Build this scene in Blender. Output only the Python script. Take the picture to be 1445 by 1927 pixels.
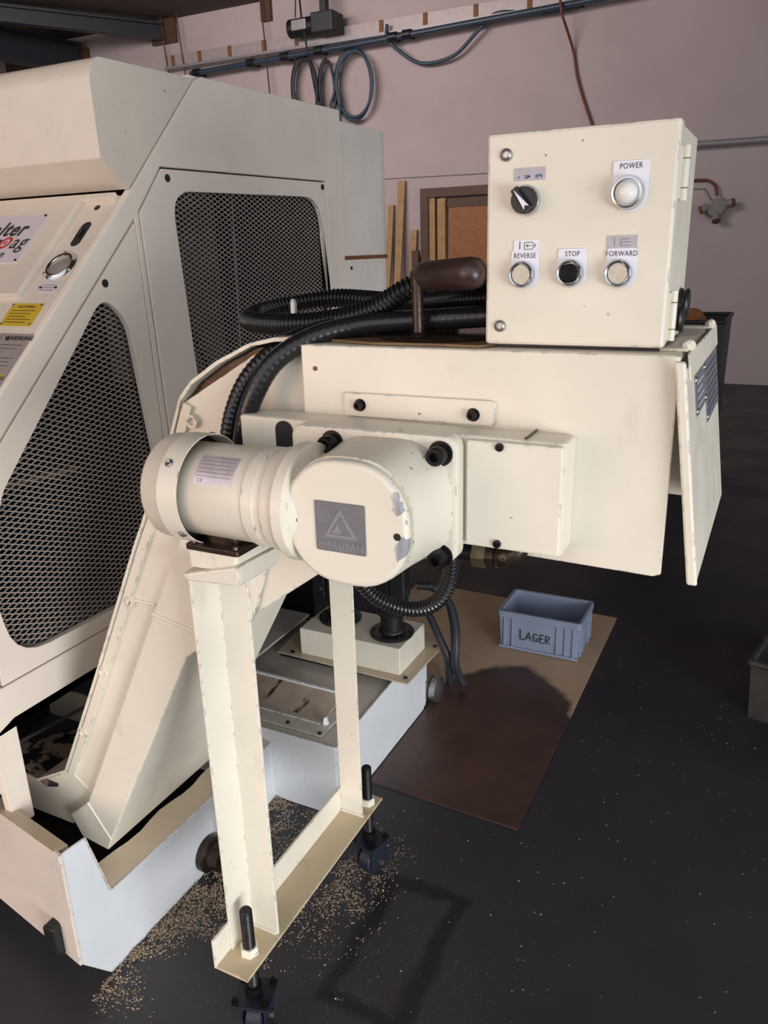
import bpy, bmesh, math, random
from mathutils import Matrix, Vector
from mathutils import noise as mnoise
from mathutils.geometry import tessellate_polygon

for o in list(bpy.data.objects):
    bpy.data.objects.remove(o)
S = bpy.context.scene
COL = S.collection
random.seed(7)

# ------------------------------------------------------------------ camera
cam_d = bpy.data.cameras.new('camera')
cam_d.sensor_fit = 'HORIZONTAL'
cam_d.sensor_width = 36.0
cam_d.lens = 36.0 * 1475.0 / 1445.0
cam_d.clip_start = 0.05
cam = bpy.data.objects.new('camera', cam_d)
COL.objects.link(cam)
cam.matrix_world = Matrix(((0.8959, -0.1175, 0.4283, 0.0),
                           (0.4433, 0.2960, -0.8461, 0.0),
                           (-0.0274, 0.9479, 0.3173, 1.5),
                           (0, 0, 0, 1)))
S.camera = cam

# ------------------------------------------------------------------ light
S.view_settings.view_transform = 'Standard'
S.view_settings.look = 'None'
S.view_settings.gamma = 1.0
S.view_settings.use_curve_mapping = False
S.view_settings.exposure = 0.0

world = bpy.data.worlds.new('world')
S.world = world
world.use_nodes = True
bg = world.node_tree.nodes['Background']
bg.inputs['Color'].default_value = (0.92, 0.94, 1.0, 1)
bg.inputs['Strength'].default_value = 1.15


def area(name, loc, target, sx, sy, power, color):
    d = bpy.data.lights.new(name, 'AREA')
    d.shape = 'RECTANGLE'
    d.size = sx
    d.size_y = sy
    d.energy = power
    d.color = color
    o = bpy.data.objects.new(name, d)
    COL.objects.link(o)
    o.location = loc
    v = Vector(target) - Vector(loc)
    o.rotation_euler = v.to_track_quat('-Z', 'Y').to_euler()
    return o


# unseen area lights: low doorway daylight at right, the others added as fill
area('warm_fill_left', (-3.4, -3.4, 1.3), (-1.2, 1.2, 0.7), 3.0, 2.2, 72, (1.0, 0.55, 0.32))  # added warm fill for the camera-facing sides at the left
area('fill_light_behind', (0.2, -5.0, 2.9), (-0.6, 1.2, 0.9), 3.6, 1.8, 10, (1.0, 0.95, 0.88))  # added neutral fill, mainly for the control box
dl = area('door_daylight_right', (2.6, -0.9, 0.7), (-1.2, 1.2, 0.1), 1.8, 1.2, 24, (0.96, 0.98, 1.0))
dl.data.spread = math.radians(75)
area('wall_fill_light', (-5.2, 4.6, 4.2), (-5.0, 9.4, 2.8), 3.4, 1.0, 210, (1.0, 0.88, 0.86))  # added fill that brightens the far wall, no window modelled

# ------------------------------------------------------------------ materials
def lin(r, g, b):
    def f(c):
        c /= 255.0
        return c / 12.92 if c <= 0.04045 else ((c + 0.055) / 1.055) ** 2.4
    return (f(r), f(g), f(b), 1.0)


class N:
    def __init__(self, name):
        self.m = bpy.data.materials.new(name)
        self.m.use_nodes = True
        self.t = self.m.node_tree
        self.b = self.t.nodes['Principled BSDF']
        self.co = self.t.nodes.new('ShaderNodeTexCoord').outputs['Object']

    def node(self, kind, **kw):
        n = self.t.nodes.new(kind)
        for k, v in kw.items():
            setattr(n, k, v)
        return n

    def link(self, a, b):
        self.t.links.new(a, b)

    def noise(self, scale, detail=3, rough=0.55, stretch=None, dist=0.0):
        n = self.node('ShaderNodeTexNoise')
        n.inputs['Scale'].default_value = scale
        n.inputs['Detail'].default_value = detail
        n.inputs['Roughness'].default_value = rough
        n.inputs['Distortion'].default_value = dist
        if stretch:
            mp = self.node('ShaderNodeMapping')
            mp.inputs['Scale'].default_value = stretch
            self.link(self.co, mp.inputs['Vector'])
            self.link(mp.outputs[0], n.inputs['Vector'])
        else:
            self.link(self.co, n.inputs['Vector'])
        return n.outputs['Fac']

    def ramp(self, src, a, b, ca=0.0, cb=1.0):
        n = self.node('ShaderNodeMapRange')
        n.inputs['From Min'].default_value = a
        n.inputs['From Max'].default_value = b
        n.inputs['To Min'].default_value = ca
        n.inputs['To Max'].default_value = cb
        self.link(src, n.inputs['Value'])
        return n.outputs['Result']

    def math(self, op, a, b):
        n = self.node('ShaderNodeMath', operation=op)
        for i, v in enumerate((a, b)):
            if isinstance(v, (int, float)):
                n.inputs[i].default_value = v
            else:
                self.link(v, n.inputs[i])
        return n.outputs[0]

    def mix(self, fac, a, b):
        n = self.node('ShaderNodeMix', data_type='RGBA')
        if isinstance(fac, (int, float)):
            n.inputs[0].default_value = fac
        else:
            self.link(fac, n.inputs[0])
        for idx, v in ((6, a), (7, b)):
            if isinstance(v, tuple):
                n.inputs[idx].default_value = v
            else:
                self.link(v, n.inputs[idx])
        return n.outputs[2]

    def color(self, c):
        if isinstance(c, tuple):
            self.b.inputs['Base Color'].default_value = c
        else:
            self.link(c, self.b.inputs['Base Color'])

    def rough(self, r):
        if isinstance(r, (int, float)):
            self.b.inputs['Roughness'].default_value = r
        else:
            self.link(r, self.b.inputs['Roughness'])

    def bump(self, h, strength, distance=0.002):
        n = self.node('ShaderNodeBump')
        n.inputs['Strength'].default_value = strength
        n.inputs['Distance'].default_value = distance
        self.link(h, n.inputs['Height'])
        self.link(n.outputs[0], self.b.inputs['Normal'])


def paint(name, c, rough=0.38, wear=1.0, dirt=0.35, edge=True, dirtc=(0.30, 0.22, 0.13, 1)):
    n = N(name)
    dark = tuple(v * 0.90 for v in c[:3]) + (1,)
    base = n.mix(n.ramp(n.noise(5.0, 4), 0.35, 0.7), c, dark)
    if dirt:
        d = n.ramp(n.noise(9.0, 6, 0.65, (1, 1, 0.45)), 0.60, 0.80, 0.0, dirt)
        base = n.mix(d, base, dirtc)
    if wear:
        ch = n.ramp(n.noise(95.0, 2, 0.5), 0.735, 0.75)
        ch2 = n.math('MULTIPLY', ch, n.ramp(n.noise(6.0, 2), 0.48, 0.56))
        base = n.mix(n.math('MULTIPLY', ch2, 0.85), base, (0.06, 0.055, 0.055, 1))
    if edge:
        bv = n.node('ShaderNodeBevel', samples=4)
        bv.inputs['Radius'].default_value = 0.004
        geo = n.node('ShaderNodeNewGeometry')
        dt = n.node('ShaderNodeVectorMath', operation='DOT_PRODUCT')
        n.link(bv.outputs[0], dt.inputs[0])
        n.link(geo.outputs['Normal'], dt.inputs[1])
        e = n.ramp(dt.outputs['Value'], 0.97, 0.90)
        e = n.math('MULTIPLY', e, n.ramp(n.noise(55.0, 4, 0.6), 0.545, 0.585))
        base = n.mix(n.math('MULTIPLY', e, 0.9), base, (0.05, 0.045, 0.045, 1))
    n.color(base)
    n.rough(n.ramp(n.noise(14.0, 3), 0.3, 0.7, rough - 0.06, rough + 0.10))
    n.bump(n.noise(160.0, 2), 0.05, 0.001)
    return n.m


def simple(name, c, rough=0.5, metal=0.0, var=0.15, scale=20.0, bump=0.0, coat=0.0):
    n = N(name)
    c2 = tuple(v * (1 - var) for v in c[:3]) + (1,)
    n.color(n.mix(n.ramp(n.noise(scale, 4), 0.3, 0.7), c, c2))
    n.rough(rough)
    n.b.inputs['Metallic'].default_value = metal
    n.b.inputs['Coat Weight'].default_value = coat
    if bump:
        n.bump(n.noise(scale * 6, 3), bump, 0.002)
    return n.m


M = {}
M['cream'] = paint('cream_paint', (0.80, 0.745, 0.625, 1), 0.36, 1.0, 0.32)
M['cream_plain'] = paint('cream_paint_smooth', (0.80, 0.745, 0.625, 1), 0.30, 0.0, 0.10, edge=False)
M['ivory'] = paint('ivory_machine_paint', (0.85, 0.755, 0.65, 1), 0.42, 0.0, 0.06, edge=False)
M['ivory_gloss'] = paint('glossy_ivory_cover_paint', (0.87, 0.80, 0.73, 1), 0.24, 0.0, 0.04, edge=False)
M['ivory_front'] = paint('ivory_hood_paint', (0.74, 0.66, 0.56, 1), 0.28, 0.5, 0.05, edge=False)
M['white'] = paint('white_tank_paint', (0.74, 0.76, 0.78, 1), 0.45, 0.8, 0.15)
M['white_dirty'] = paint('stained_white_paint', (0.60, 0.56, 0.50, 1), 0.40, 1.2, 0.75)
M['tray_warm_lit'] = paint('warm_lit_tray_paint', (0.74, 0.66, 0.58, 1), 0.45, 0.8, 0.12)  # white tray paint with warm, dimmer light put into its colour
M['rim'] = paint('warm_lit_oily_rim', (0.62, 0.50, 0.36, 1), 0.32, 1.5, 0.45)  # orange light on the tray rim is in this colour, besides dirt and wear
M['chipped'] = None
M['bar_top'] = paint('oily_ledge_paint', (0.62, 0.50, 0.33, 1), 0.40, 1.0, 0.6)
M['mesh'] = simple('expanded_metal', (0.36, 0.31, 0.275, 1), 0.45, 0.1)
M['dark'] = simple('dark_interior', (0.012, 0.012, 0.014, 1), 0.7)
M['inner_grey'] = simple('grey_inner_sheet', (0.13, 0.12, 0.11, 1), 0.6, 0.0, 0.6, 6)
M['navy'] = simple('navy_base_paint', (0.012, 0.014, 0.024, 1), 0.45)
M['hose'] = simple('black_plastic_hose', (0.013, 0.013, 0.015, 1), 0.26, 0.0, 0.3, 30)
M['hose_dull'] = simple('dull_black_hose', (0.02, 0.022, 0.03, 1), 0.45)
M['bolt'] = simple('black_oxide_steel', (0.018, 0.017, 0.017, 1), 0.36, 0.6, 0.4, 60)
M['oily'] = simple('oily_brown_metal', (0.055, 0.035, 0.025, 1), 0.28, 0.5, 0.6, 40, 0.2)
M['steel'] = simple('worn_steel', (0.45, 0.44, 0.42, 1), 0.32, 0.9)
M['chrome'] = simple('chrome', (0.62, 0.62, 0.64, 1), 0.20, 1.0, 0.03)
M['brass'] = simple('dull_brass', (0.20, 0.16, 0.10, 1), 0.40, 0.7, 0.4, 50)
M['badge'] = simple('grey_badge', (0.20, 0.20, 0.215, 1), 0.55, 0.2, 0.15, 60)
M['badge_relief'] = simple('grey_badge_relief', (0.27, 0.27, 0.285, 1), 0.5, 0.2, 0.1, 60)
M['nameplate'] = simple('pinkish_aluminium', (0.78, 0.68, 0.70, 1), 0.30, 0.35, 0.2, 50)
M['legend'] = simple('white_legend_plastic', (0.80, 0.81, 0.88, 1), 0.30, 0.0, 0.03)
M['sticker'] = simple('grey_sticker', (0.50, 0.47, 0.50, 1), 0.5, 0.0, 0.15, 80)
M['ink'] = simple('black_ink', (0.03, 0.03, 0.035, 1), 0.5)
M['ink_grey'] = simple('faded_ink', (0.22, 0.21, 0.22, 1), 0.5)
M['ink_blue'] = simple('blue_ink', (0.03, 0.10, 0.25, 1), 0.5)
M['red'] = simple('red_ink', (0.55, 0.03, 0.03, 1), 0.5)
M['lamp'] = simple('milky_lamp_cap', (0.82, 0.82, 0.78, 1), 0.12, 0.0, 0.02)
M['button'] = simple('ivory_button', (0.74, 0.68, 0.56, 1), 0.35, 0.0, 0.1, 60)
M['black_plastic'] = simple('black_plastic', (0.010, 0.010, 0.011, 1), 0.42)
M['wood_grip'] = simple('dark_oiled_wood', (0.055, 0.030, 0.025, 1), 0.32, 0.0, 0.4, 15, 0.1)
M['cardboard_scrap'] = simple('oily_cardboard', (0.22, 0.13, 0.055, 1), 0.55, 0.0, 0.5, 12)
M['yellow'] = simple('yellow_plate', (0.62, 0.42, 0.03, 1), 0.4, 0.0, 0.1)
M['sign'] = simple('white_sign', (0.66, 0.60, 0.64, 1), 0.35, 0.0, 0.04)
M['warn'] = simple('grey_warning_sticker', (0.34, 0.30, 0.28, 1), 0.4, 0.0, 0.1)
M['plate_grey'] = simple('grey_data_plate', (0.26, 0.28, 0.33, 1), 0.38, 0.5, 0.15, 40)
M['bin'] = simple('blue_grey_plastic', (0.29, 0.34, 0.46, 1), 0.45, 0.0, 0.12, 8)
M['crate'] = simple('grey_steel_crate', (0.065, 0.06, 0.056, 1), 0.55, 0.2, 0.4, 10)
M['black_bin'] = simple('black_painted_bin', (0.02, 0.022, 0.026, 1), 0.5)
M['osb'] = simple('orange_chipboard', (0.34, 0.135, 0.04, 1), 0.6, 0.0, 0.35, 40)
M['timber'] = simple('pine_timber', (0.42, 0.25, 0.10, 1), 0.6, 0.0, 0.3, 12)
M['timber_dark'] = simple('dark_brown_timber', (0.10, 0.05, 0.03, 1), 0.6, 0.0, 0.3, 12)
M['pipe_blue'] = simple('dark_blue_pipe', (0.035, 0.055, 0.085, 1), 0.4)
M['hose_blue'] = simple('blue_green_hose', (0.03, 0.06, 0.09, 1), 0.45)
M['cable_red'] = simple('red_brown_cable', (0.16, 0.04, 0.025, 1), 0.5)
M['conduit'] = simple('grey_conduit', (0.33, 0.31, 0.32, 1), 0.4, 0.3)
M['trunk'] = simple('pale_trunking', (0.42, 0.36, 0.35, 1), 0.45, 0.2)
M['rust'] = simple('rusty_strip', (0.20, 0.08, 0.03, 1), 0.7)
M['junction'] = simple('grey_junction_box', (0.24, 0.22, 0.19, 1), 0.6)
M['beam'] = simple('blue_black_steel', (0.016, 0.020, 0.028, 1), 0.5)
M['board'] = simple('brown_ceiling_board', (0.10, 0.075, 0.06, 1), 0.8, 0.0, 0.35, 2)
M['rubber'] = simple('navy_rubber', (0.015, 0.018, 0.032, 1), 0.4)
M['swarf'] = simple('pale_swarf', (0.56, 0.42, 0.29, 1), 0.55, 0.1, 0.55, 300)
M['foam'] = simple('black_gasket', (0.01, 0.01, 0.01, 1), 0.35)
M['glass'] = simple('dusty_gauge_glass', (0.36, 0.32, 0.29, 1), 0.08, 0.0, 0.35, 25, 0, 1.0)


def gearbox_paint():
    m = paint('gearbox_cream_paint', (0.80, 0.745, 0.625, 1), 0.34, 1.6, 0.25)
    n = N.__new__(N)
    n.m, n.t = m, m.node_tree
    n.b = n.t.nodes['Principled BSDF']
    n.co = n.t.nodes.new('ShaderNodeTexCoord').outputs['Object']
    src = n.b.inputs['Base Color'].links[0].from_socket
    sp = n.node('ShaderNodeSeparateXYZ')
    n.link(n.co, sp.inputs[0])
    zone = n.ramp(sp.outputs[0], -0.400, -0.386)
    flake = n.ramp(n.noise(42, 3, 0.5), 0.575, 0.588)
    n.color(n.mix(n.math('MULTIPLY', zone, flake), src, (0.30, 0.31, 0.33, 1)))
    return m


M['cream_gear'] = gearbox_paint()


def chipped_paint():
    n = N('peeling_paint')
    n.color(n.mix(n.ramp(n.noise(22, 6, 0.6), 0.49, 0.52), (0.30, 0.23, 0.18, 1), (0.015, 0.015, 0.022, 1)))
    n.rough(0.4)
    return n.m


M['chipped'] = chipped_paint()


def floor_mat():
    n = N('oily_dark_floor')
    base = n.mix(n.ramp(n.noise(0.9, 5), 0.35, 0.7), (0.023, 0.023, 0.027, 1), (0.046, 0.042, 0.046, 1))
    base = n.mix(n.ramp(n.noise(2.3, 6, 0.6), 0.56, 0.72, 0, 0.6), base, (0.040, 0.027, 0.020, 1))
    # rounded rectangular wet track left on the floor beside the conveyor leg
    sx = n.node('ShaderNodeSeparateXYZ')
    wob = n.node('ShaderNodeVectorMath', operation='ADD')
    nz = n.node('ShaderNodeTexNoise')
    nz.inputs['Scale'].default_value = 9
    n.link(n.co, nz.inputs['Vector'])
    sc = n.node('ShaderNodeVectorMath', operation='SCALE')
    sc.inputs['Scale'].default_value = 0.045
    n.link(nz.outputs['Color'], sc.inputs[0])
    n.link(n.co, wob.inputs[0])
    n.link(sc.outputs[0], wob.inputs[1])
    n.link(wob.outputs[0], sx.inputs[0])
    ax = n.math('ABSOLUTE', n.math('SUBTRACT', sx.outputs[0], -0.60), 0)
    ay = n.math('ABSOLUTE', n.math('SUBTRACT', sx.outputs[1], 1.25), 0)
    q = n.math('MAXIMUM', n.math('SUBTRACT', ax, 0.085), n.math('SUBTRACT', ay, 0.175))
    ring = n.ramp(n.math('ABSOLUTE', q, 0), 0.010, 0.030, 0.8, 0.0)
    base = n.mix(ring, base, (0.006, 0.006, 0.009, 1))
    # fine pale dust
    dust = n.ramp(n.noise(420, 2, 0.5), 0.70, 0.76, 0, 0.5)
    base = n.mix(n.math('MULTIPLY', dust, n.ramp(n.noise(3, 3), 0.4, 0.7)), base, (0.16, 0.13, 0.11, 1))
    n.color(base)
    n.rough(n.ramp(n.noise(3.0, 5), 0.3, 0.7, 0.42, 0.62))
    n.bump(n.noise(240, 3), 0.25, 0.001)
    return n.m


def wall_mat():
    n = N('mauve_plaster')
    base = n.mix(n.ramp(n.noise(0.7, 6, 0.6), 0.3, 0.7), (0.49, 0.41, 0.405, 1), (0.41, 0.335, 0.33, 1))
    base = n.mix(n.ramp(n.noise(2.5, 6, 0.65, (1, 1, 0.5)), 0.55, 0.75, 0, 0.25), base, (0.52, 0.46, 0.45, 1))
    n.color(base)
    n.rough(0.8)
    n.bump(n.noise(12, 5), 0.2, 0.02)
    return n.m


def mat_mat():
    n = N('stained_cardboard')
    sp = n.node('ShaderNodeSeparateXYZ')
    n.link(n.co, sp.inputs[0])
    tan = n.mix(n.ramp(n.noise(4, 5), 0.3, 0.7), (0.60, 0.42, 0.28, 1), (0.48, 0.32, 0.21, 1))
    # big oil stain with a rounded far border
    dx = n.math('SUBTRACT', sp.outputs[0], -0.72)
    dy = n.math('MULTIPLY', n.math('SUBTRACT', sp.outputs[1], 1.72), 0.42)
    r = n.math('SQRT', n.math('ADD', n.math('MULTIPLY', dx, dx), n.math('MULTIPLY', dy, dy)), 0)
    r = n.math('ADD', r, n.ramp(n.noise(6, 3), 0.3, 0.7, -0.015, 0.015))
    st = n.ramp(r, 0.335, 0.350, 1, 0)
    oil = n.mix(n.ramp(n.noise(5, 4), 0.4, 0.7), (0.090, 0.048, 0.038, 1), (0.048, 0.027, 0.024, 1))
    oil = n.mix(n.ramp(n.noise(3.2, 6, 0.6), 0.60, 0.66, 0, 0.7), oil, (0.080, 0.038, 0.026, 1))
    n.color(n.mix(st, tan, oil))
    n.rough(n.ramp(st, 0, 1, 0.7, 0.36))
    n.bump(n.noise(90, 2, 0.5, (1, 0.08, 1)), 0.3, 0.002)
    return n.m


def gutter_mat():
    n = N('rust_streaked_sheet')
    base = n.mix(n.ramp(n.noise(12, 5), 0.35, 0.7), (0.50, 0.40, 0.32, 1), (0.36, 0.26, 0.19, 1))
    s = n.ramp(n.noise(26, 5, 0.6, (1, 0.25, 0.6)), 0.55, 0.62)
    n.color(n.mix(s, base, (0.07, 0.03, 0.012, 1)))
    n.rough(0.35)
    return n.m


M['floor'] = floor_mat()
M['wall'] = wall_mat()
M['mat'] = mat_mat()
M['gutter'] = gutter_mat()

# ------------------------------------------------------------------ mesh building
def catmull(pts, per=10):
    P = [Vector(p) for p in pts]
    P = [P[0] * 2 - P[1]] + P + [P[-1] * 2 - P[-2]]
    out = []
    for i in range(1, len(P) - 2):
        a, b, c, d = P[i - 1:i + 3]
        for k in range(per):
            t = k / per
            out.append(0.5 * ((2 * b) + (c - a) * t + (2 * a - 5 * b + 4 * c - d) * t * t
                              + (3 * b - a - 3 * c + d) * t ** 3))
    out.append(P[-2])
    return out


def resample(pts, step):
    out = [pts[0]]
    acc = 0.0
    for a, b in zip(pts, pts[1:]):
        L = (b - a).length
        while L > 1e-9 and acc + L >= step:
            t = (step - acc) / L
            a = a + (b - a) * t
            out.append(a.copy())
            L = (b - a).length
            acc = 0.0
        acc += L
    if (out[-1] - pts[-1]).length > step * 0.3:
        out.append(pts[-1])
    return out


class MB:
    def __init__(self):
        self.v = []
        self.f = []

    def add(self, vs, fs):
        k = len(self.v)
        self.v += [tuple(p) for p in vs]
        self.f += [tuple(i + k for i in f) for f in fs]
        return self

    def box(self, x0, x1, y0, y1, z0, z1):
        vs = [(x, y, z) for x in (x0, x1) for y in (y0, y1) for z in (z0, z1)]
        return self.add(vs, [(0, 1, 3, 2), (4, 6, 7, 5), (0, 4, 5, 1), (2, 3, 7, 6), (0, 2, 6, 4), (1, 5, 7, 3)])

    def hexa(self, a, b):
        """solid between two matching quads"""
        return self.add(list(a) + list(b), [(3, 2, 1, 0), (4, 5, 6, 7), (0, 1, 5, 4), (1, 2, 6, 5), (2, 3, 7, 6), (3, 0, 4, 7)])

    def prism(self, axis, poly, a0, a1, holes=()):
        def p3(q, a):
            return {'X': (a, q[0], q[1]), 'Y': (q[0], a, q[1]), 'Z': (q[0], q[1], a)}[axis]
        loops = [list(poly)] + [list(h) for h in holes]
        flat = [q for l in loops for q in l]
        tris = tessellate_polygon([[Vector((q[0], q[1], 0)) for q in l] for l in loops])
        n = len(flat)
        vs = [p3(q, a0) for q in flat] + [p3(q, a1) for q in flat]
        if len(loops) == 1:
            fs = [tuple(range(n)), tuple(range(2 * n - 1, n - 1, -1))]
        else:
            fs = [tuple(t) for t in tris] + [tuple(i + n for i in reversed(t)) for t in tris]
        k = 0
        for l in loops:
            m = len(l)
            for i in range(m):
                j = (i + 1) % m
                fs.append((k + i, k + j, k + j + n, k + i + n))
            k += m
        return self.add(vs, fs)

    def lathe(self, p0, axis, prof, seg=32, phase=0.0):
        """prof: (distance along axis, radius)"""
        d = Vector(axis).normalized()
        u = d.orthogonal().normalized()
        if abs(d.z) < 0.9:
            u = Vector((0, 0, 1)).cross(d).normalized()
        w = d.cross(u)
        p0 = Vector(p0)
        vs, fs = [], []
        for s, r in prof:
            for i in range(seg):
                a = phase + 2 * math.pi * i / seg
                vs.append(p0 + d * s + (u * math.cos(a) + w * math.sin(a)) * max(r, 1e-5))
        for k in range(len(prof) - 1):
            for i in range(seg):
                j = (i + 1) % seg
                fs.append((k * seg + i, k * seg + j, (k + 1) * seg + j, (k + 1) * seg + i))
        fs.append(tuple(range(seg - 1, -1, -1)))
        fs.append(tuple(range((len(prof) - 1) * seg, len(prof) * seg)))
        return self.add(vs, fs)

    def cyl(self, p0, p1, r, seg=24, r1=None):
        p0, p1 = Vector(p0), Vector(p1)
        return self.lathe(p0, p1 - p0, [(0, r), ((p1 - p0).length, r if r1 is None else r1)], seg)

    def tube(self, pts, rad, seg=12):
        """pts: list of Vectors; rad: number or function(arc length)"""
        vs, fs = [], []
        t = (pts[1] - pts[0]).normalized()
        u = t.orthogonal().normalized()
        s = 0.0
        for i, p in enumerate(pts):
            if i:
                s += (p - pts[i - 1]).length
            tt = (pts[min(i + 1, len(pts) - 1)] - pts[max(i - 1, 0)]).normalized()
            u = (u - tt * u.dot(tt)).normalized()
            w = tt.cross(u)
            r = rad(s) if callable(rad) else rad
            for k in range(seg):
                a = 2 * math.pi * k / seg
                vs.append(p + (u * math.cos(a) + w * math.sin(a)) * r)
        n = len(pts)
        for i in range(n - 1):
            for k in range(seg):
                j = (k + 1) % seg
                fs.append((i * seg + k, i * seg + j, (i + 1) * seg + j, (i + 1) * seg + k))
        fs.append(tuple(range(seg - 1, -1, -1)))
        fs.append(tuple(range((n - 1) * seg, n * seg)))
        return self.add(vs, fs)

    def bar(self, a, b, w, h, up=(0, 0, 1)):
        a, b = Vector(a), Vector(b)
        d = (b - a).normalized()
        s = d.cross(Vector(up)).normalized() * (w / 2)
        t = s.normalized().cross(d) * (h / 2)
        qa = [a - s - t, a + s - t, a + s + t, a - s + t]
        qb = [b - s - t, b + s - t, b + s + t, b - s + t]
        return self.hexa(qa, qb)

    def build(self, name, mat, parent=None, bevel=0.0, smooth=None, label=None, seg=2):
        me = bpy.data.meshes.new(name)
        me.from_pydata(self.v, [], self.f)
        bm = bmesh.new()
        bm.from_mesh(me)
        bmesh.ops.recalc_face_normals(bm, faces=bm.faces)
        bm.to_mesh(me)
        bm.free()
        if smooth:
            for p in me.polygons:
                p.use_smooth = True
            me.set_sharp_from_angle(angle=math.radians(smooth))
        me.materials.append(M[mat] if isinstance(mat, str) else mat)
        o = bpy.data.objects.new(name, me)
        COL.objects.link(o)
        if bevel:
            b = o.modifiers.new('bevel', 'BEVEL')
            b.width = bevel
            b.segments = seg
            b.limit_method = 'ANGLE'
            b.angle_limit = math.radians(35)
            b.harden_normals = False
        adopt(o, parent)
        if label:
            o['label'] = label
        return o


def adopt(o, parent):
    if parent is not None:
        o.parent = parent
        if parent.type == 'EMPTY':
            o.matrix_parent_inverse = Matrix.Translation(parent.location).inverted()


def thing(name, label, cat, loc, group=None):
    o = bpy.data.objects.new(name, None)
    COL.objects.link(o)
    o.location = loc
    o.empty_display_size = 0.05
    o['label'] = label
    o['category'] = cat
    if group:
        o['group'] = group
    return o


def tag(o, label, cat, group=None):
    o['label'] = label
    o['category'] = cat
    if group:
        o['group'] = group
    return o


def struct(o):
    o['kind'] = 'structure'
    return o


def rrect(cx, cy, w, h, r, n=6):
    pts = []
    for (sx, sy, a0) in ((1, 1, 0), (-1, 1, 90), (-1, -1, 180), (1, -1, 270)):
        for i in range(n + 1):
            a = math.radians(a0 + 90.0 * i / n)
            pts.append((cx + sx * (w / 2 - r) + r * math.cos(a), cy + sy * (h / 2 - r) + r * math.sin(a)))
    return pts


def round_poly(pts, r, n=5):
    """round the corners of a polygon; r number or list"""
    out = []
    m = len(pts)
    for i in range(m):
        p = Vector(pts[i])
        a = Vector(pts[i - 1]) - p
        b = Vector(pts[(i + 1) % m]) - p
        rr = r[i] if isinstance(r, (list, tuple)) else r
        rr = min(rr, a.length * 0.45, b.length * 0.45)
        pa, pb = p + a.normalized() * rr, p + b.normalized() * rr
        for k in range(n + 1):
            t = k / n
            q = pa * (1 - t) ** 2 + p * 2 * t * (1 - t) + pb * t * t
            out.append((q.x, q.y))
    return out


def lettering(name, body, size, mw, mat, parent, depth=0.0004, align='CENTER', shear=0.0, sx=1.0, bold=0.0, mapf=None):
    cu = bpy.data.curves.new(name, 'FONT')
    cu.body = body
    cu.size = size
    cu.align_x = align
    cu.align_y = 'CENTER'
    cu.shear = shear
    cu.extrude = depth
    cu.offset = bold
    cu.resolution_u = 3
    cu.space_character = 1.12
    t = bpy.data.objects.new(name, cu)
    COL.objects.link(t)
    me = bpy.data.meshes.new_from_object(t)
    bpy.data.objects.remove(t)
    bpy.data.curves.remove(cu)
    for v in me.vertices:
        p = Vector((v.co.x * sx, v.co.y, v.co.z))
        v.co = mapf(p) if mapf else mw @ p
    me.materials.clear()
    me.materials.append(M[mat])
    o = bpy.data.objects.new(name, me)
    COL.objects.link(o)
    adopt(o, parent)
    return o


def face_mY(x, y, z):
    """text plane facing -Y: local x -> X, local y -> Z"""
    return Matrix.Translation((x, y, z)) @ Matrix.Rotation(math.radians(90), 4, 'X')


def socket_bolt(parent, p, axis, r, h, mat='bolt', name='bolt', washer=True):
    """hexagon socket cap screw standing out along axis from p"""
    prof = []
    if washer:
        prof += [(0, r * 1.35), (h * 0.10, r * 1.35), (h * 0.10, r)]
    else:
        prof += [(0, r)]
    prof += [(h * 0.90, r), (h, r * 0.88), (h, r * 0.52), (h * 0.55, r * 0.50), (h * 0.55, 0.0)]
    mb = MB().lathe(p, axis, prof, 20)
    return mb.build(name, mat, parent, smooth=40)


# ------------------------------------------------------------------ the hall
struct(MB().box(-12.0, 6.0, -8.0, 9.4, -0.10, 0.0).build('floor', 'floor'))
wb = struct(MB().box(-12.0, 6.0, 9.4, 9.6, 0.0, 4.45).build('wall_back', 'wall'))
struct(MB().box(-12.2, -12.0, -8.0, 9.6, 0.0, 4.45).build('wall_left', 'wall'))
struct(MB().box(-12.2, 6.0, -2.0, 9.6, 4.45, 4.60).build('ceiling', 'board'))
# right-hand wall with a wide open loading bay
struct(MB().box(5.8, 6.0, 7.2, 9.4, 0.0, 4.45).build('wall_right', 'wall'))
struct(MB().box(5.8, 6.0, 0.0, 7.2, 3.9, 4.45).build('trim_1', 'wall'))
struct(MB().box(5.8, 6.0, -0.6, 0.0, 0.0, 4.45).build('trim_2', 'wall'))
b = MB().box(-3.2, 5.8, 9.385, 9.4, 0.0, 0.08)
struct(b.build('baseboard_back', 'wall'))

# doorway in the far wall, boarded up
dr = MB().box(-4.10, -4.00, 9.30, 9.40, 0.0, 2.18).build('door_1', 'timber_dark')
struct(dr)
MB().box(-4.00, -2.60, 9.30, 9.40, 2.08, 2.18).build('door_lintel', 'timber_dark', dr)
MB().box(-4.00, -3.92, 9.33, 9.40, 0.0, 2.08).build('timber_post', 'timber', dr)
MB().box(-3.88, -3.78, 9.31, 9.40, 0.0, 2.06).build('timber_post', 'timber', dr)
MB().box(-3.92, -3.88, 9.37, 9.40, 0.0, 2.08).build('dark_gap_strip', 'timber_dark', dr)
MB().box(-3.78, -2.60, 9.35, 9.40, 1.96, 2.08).build('timber_rail', 'timber_dark', dr)
MB().box(-3.75, -2.60, 9.36, 9.40, 0.0, 1.96).build('chipboard_panel', 'osb', dr)

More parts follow.
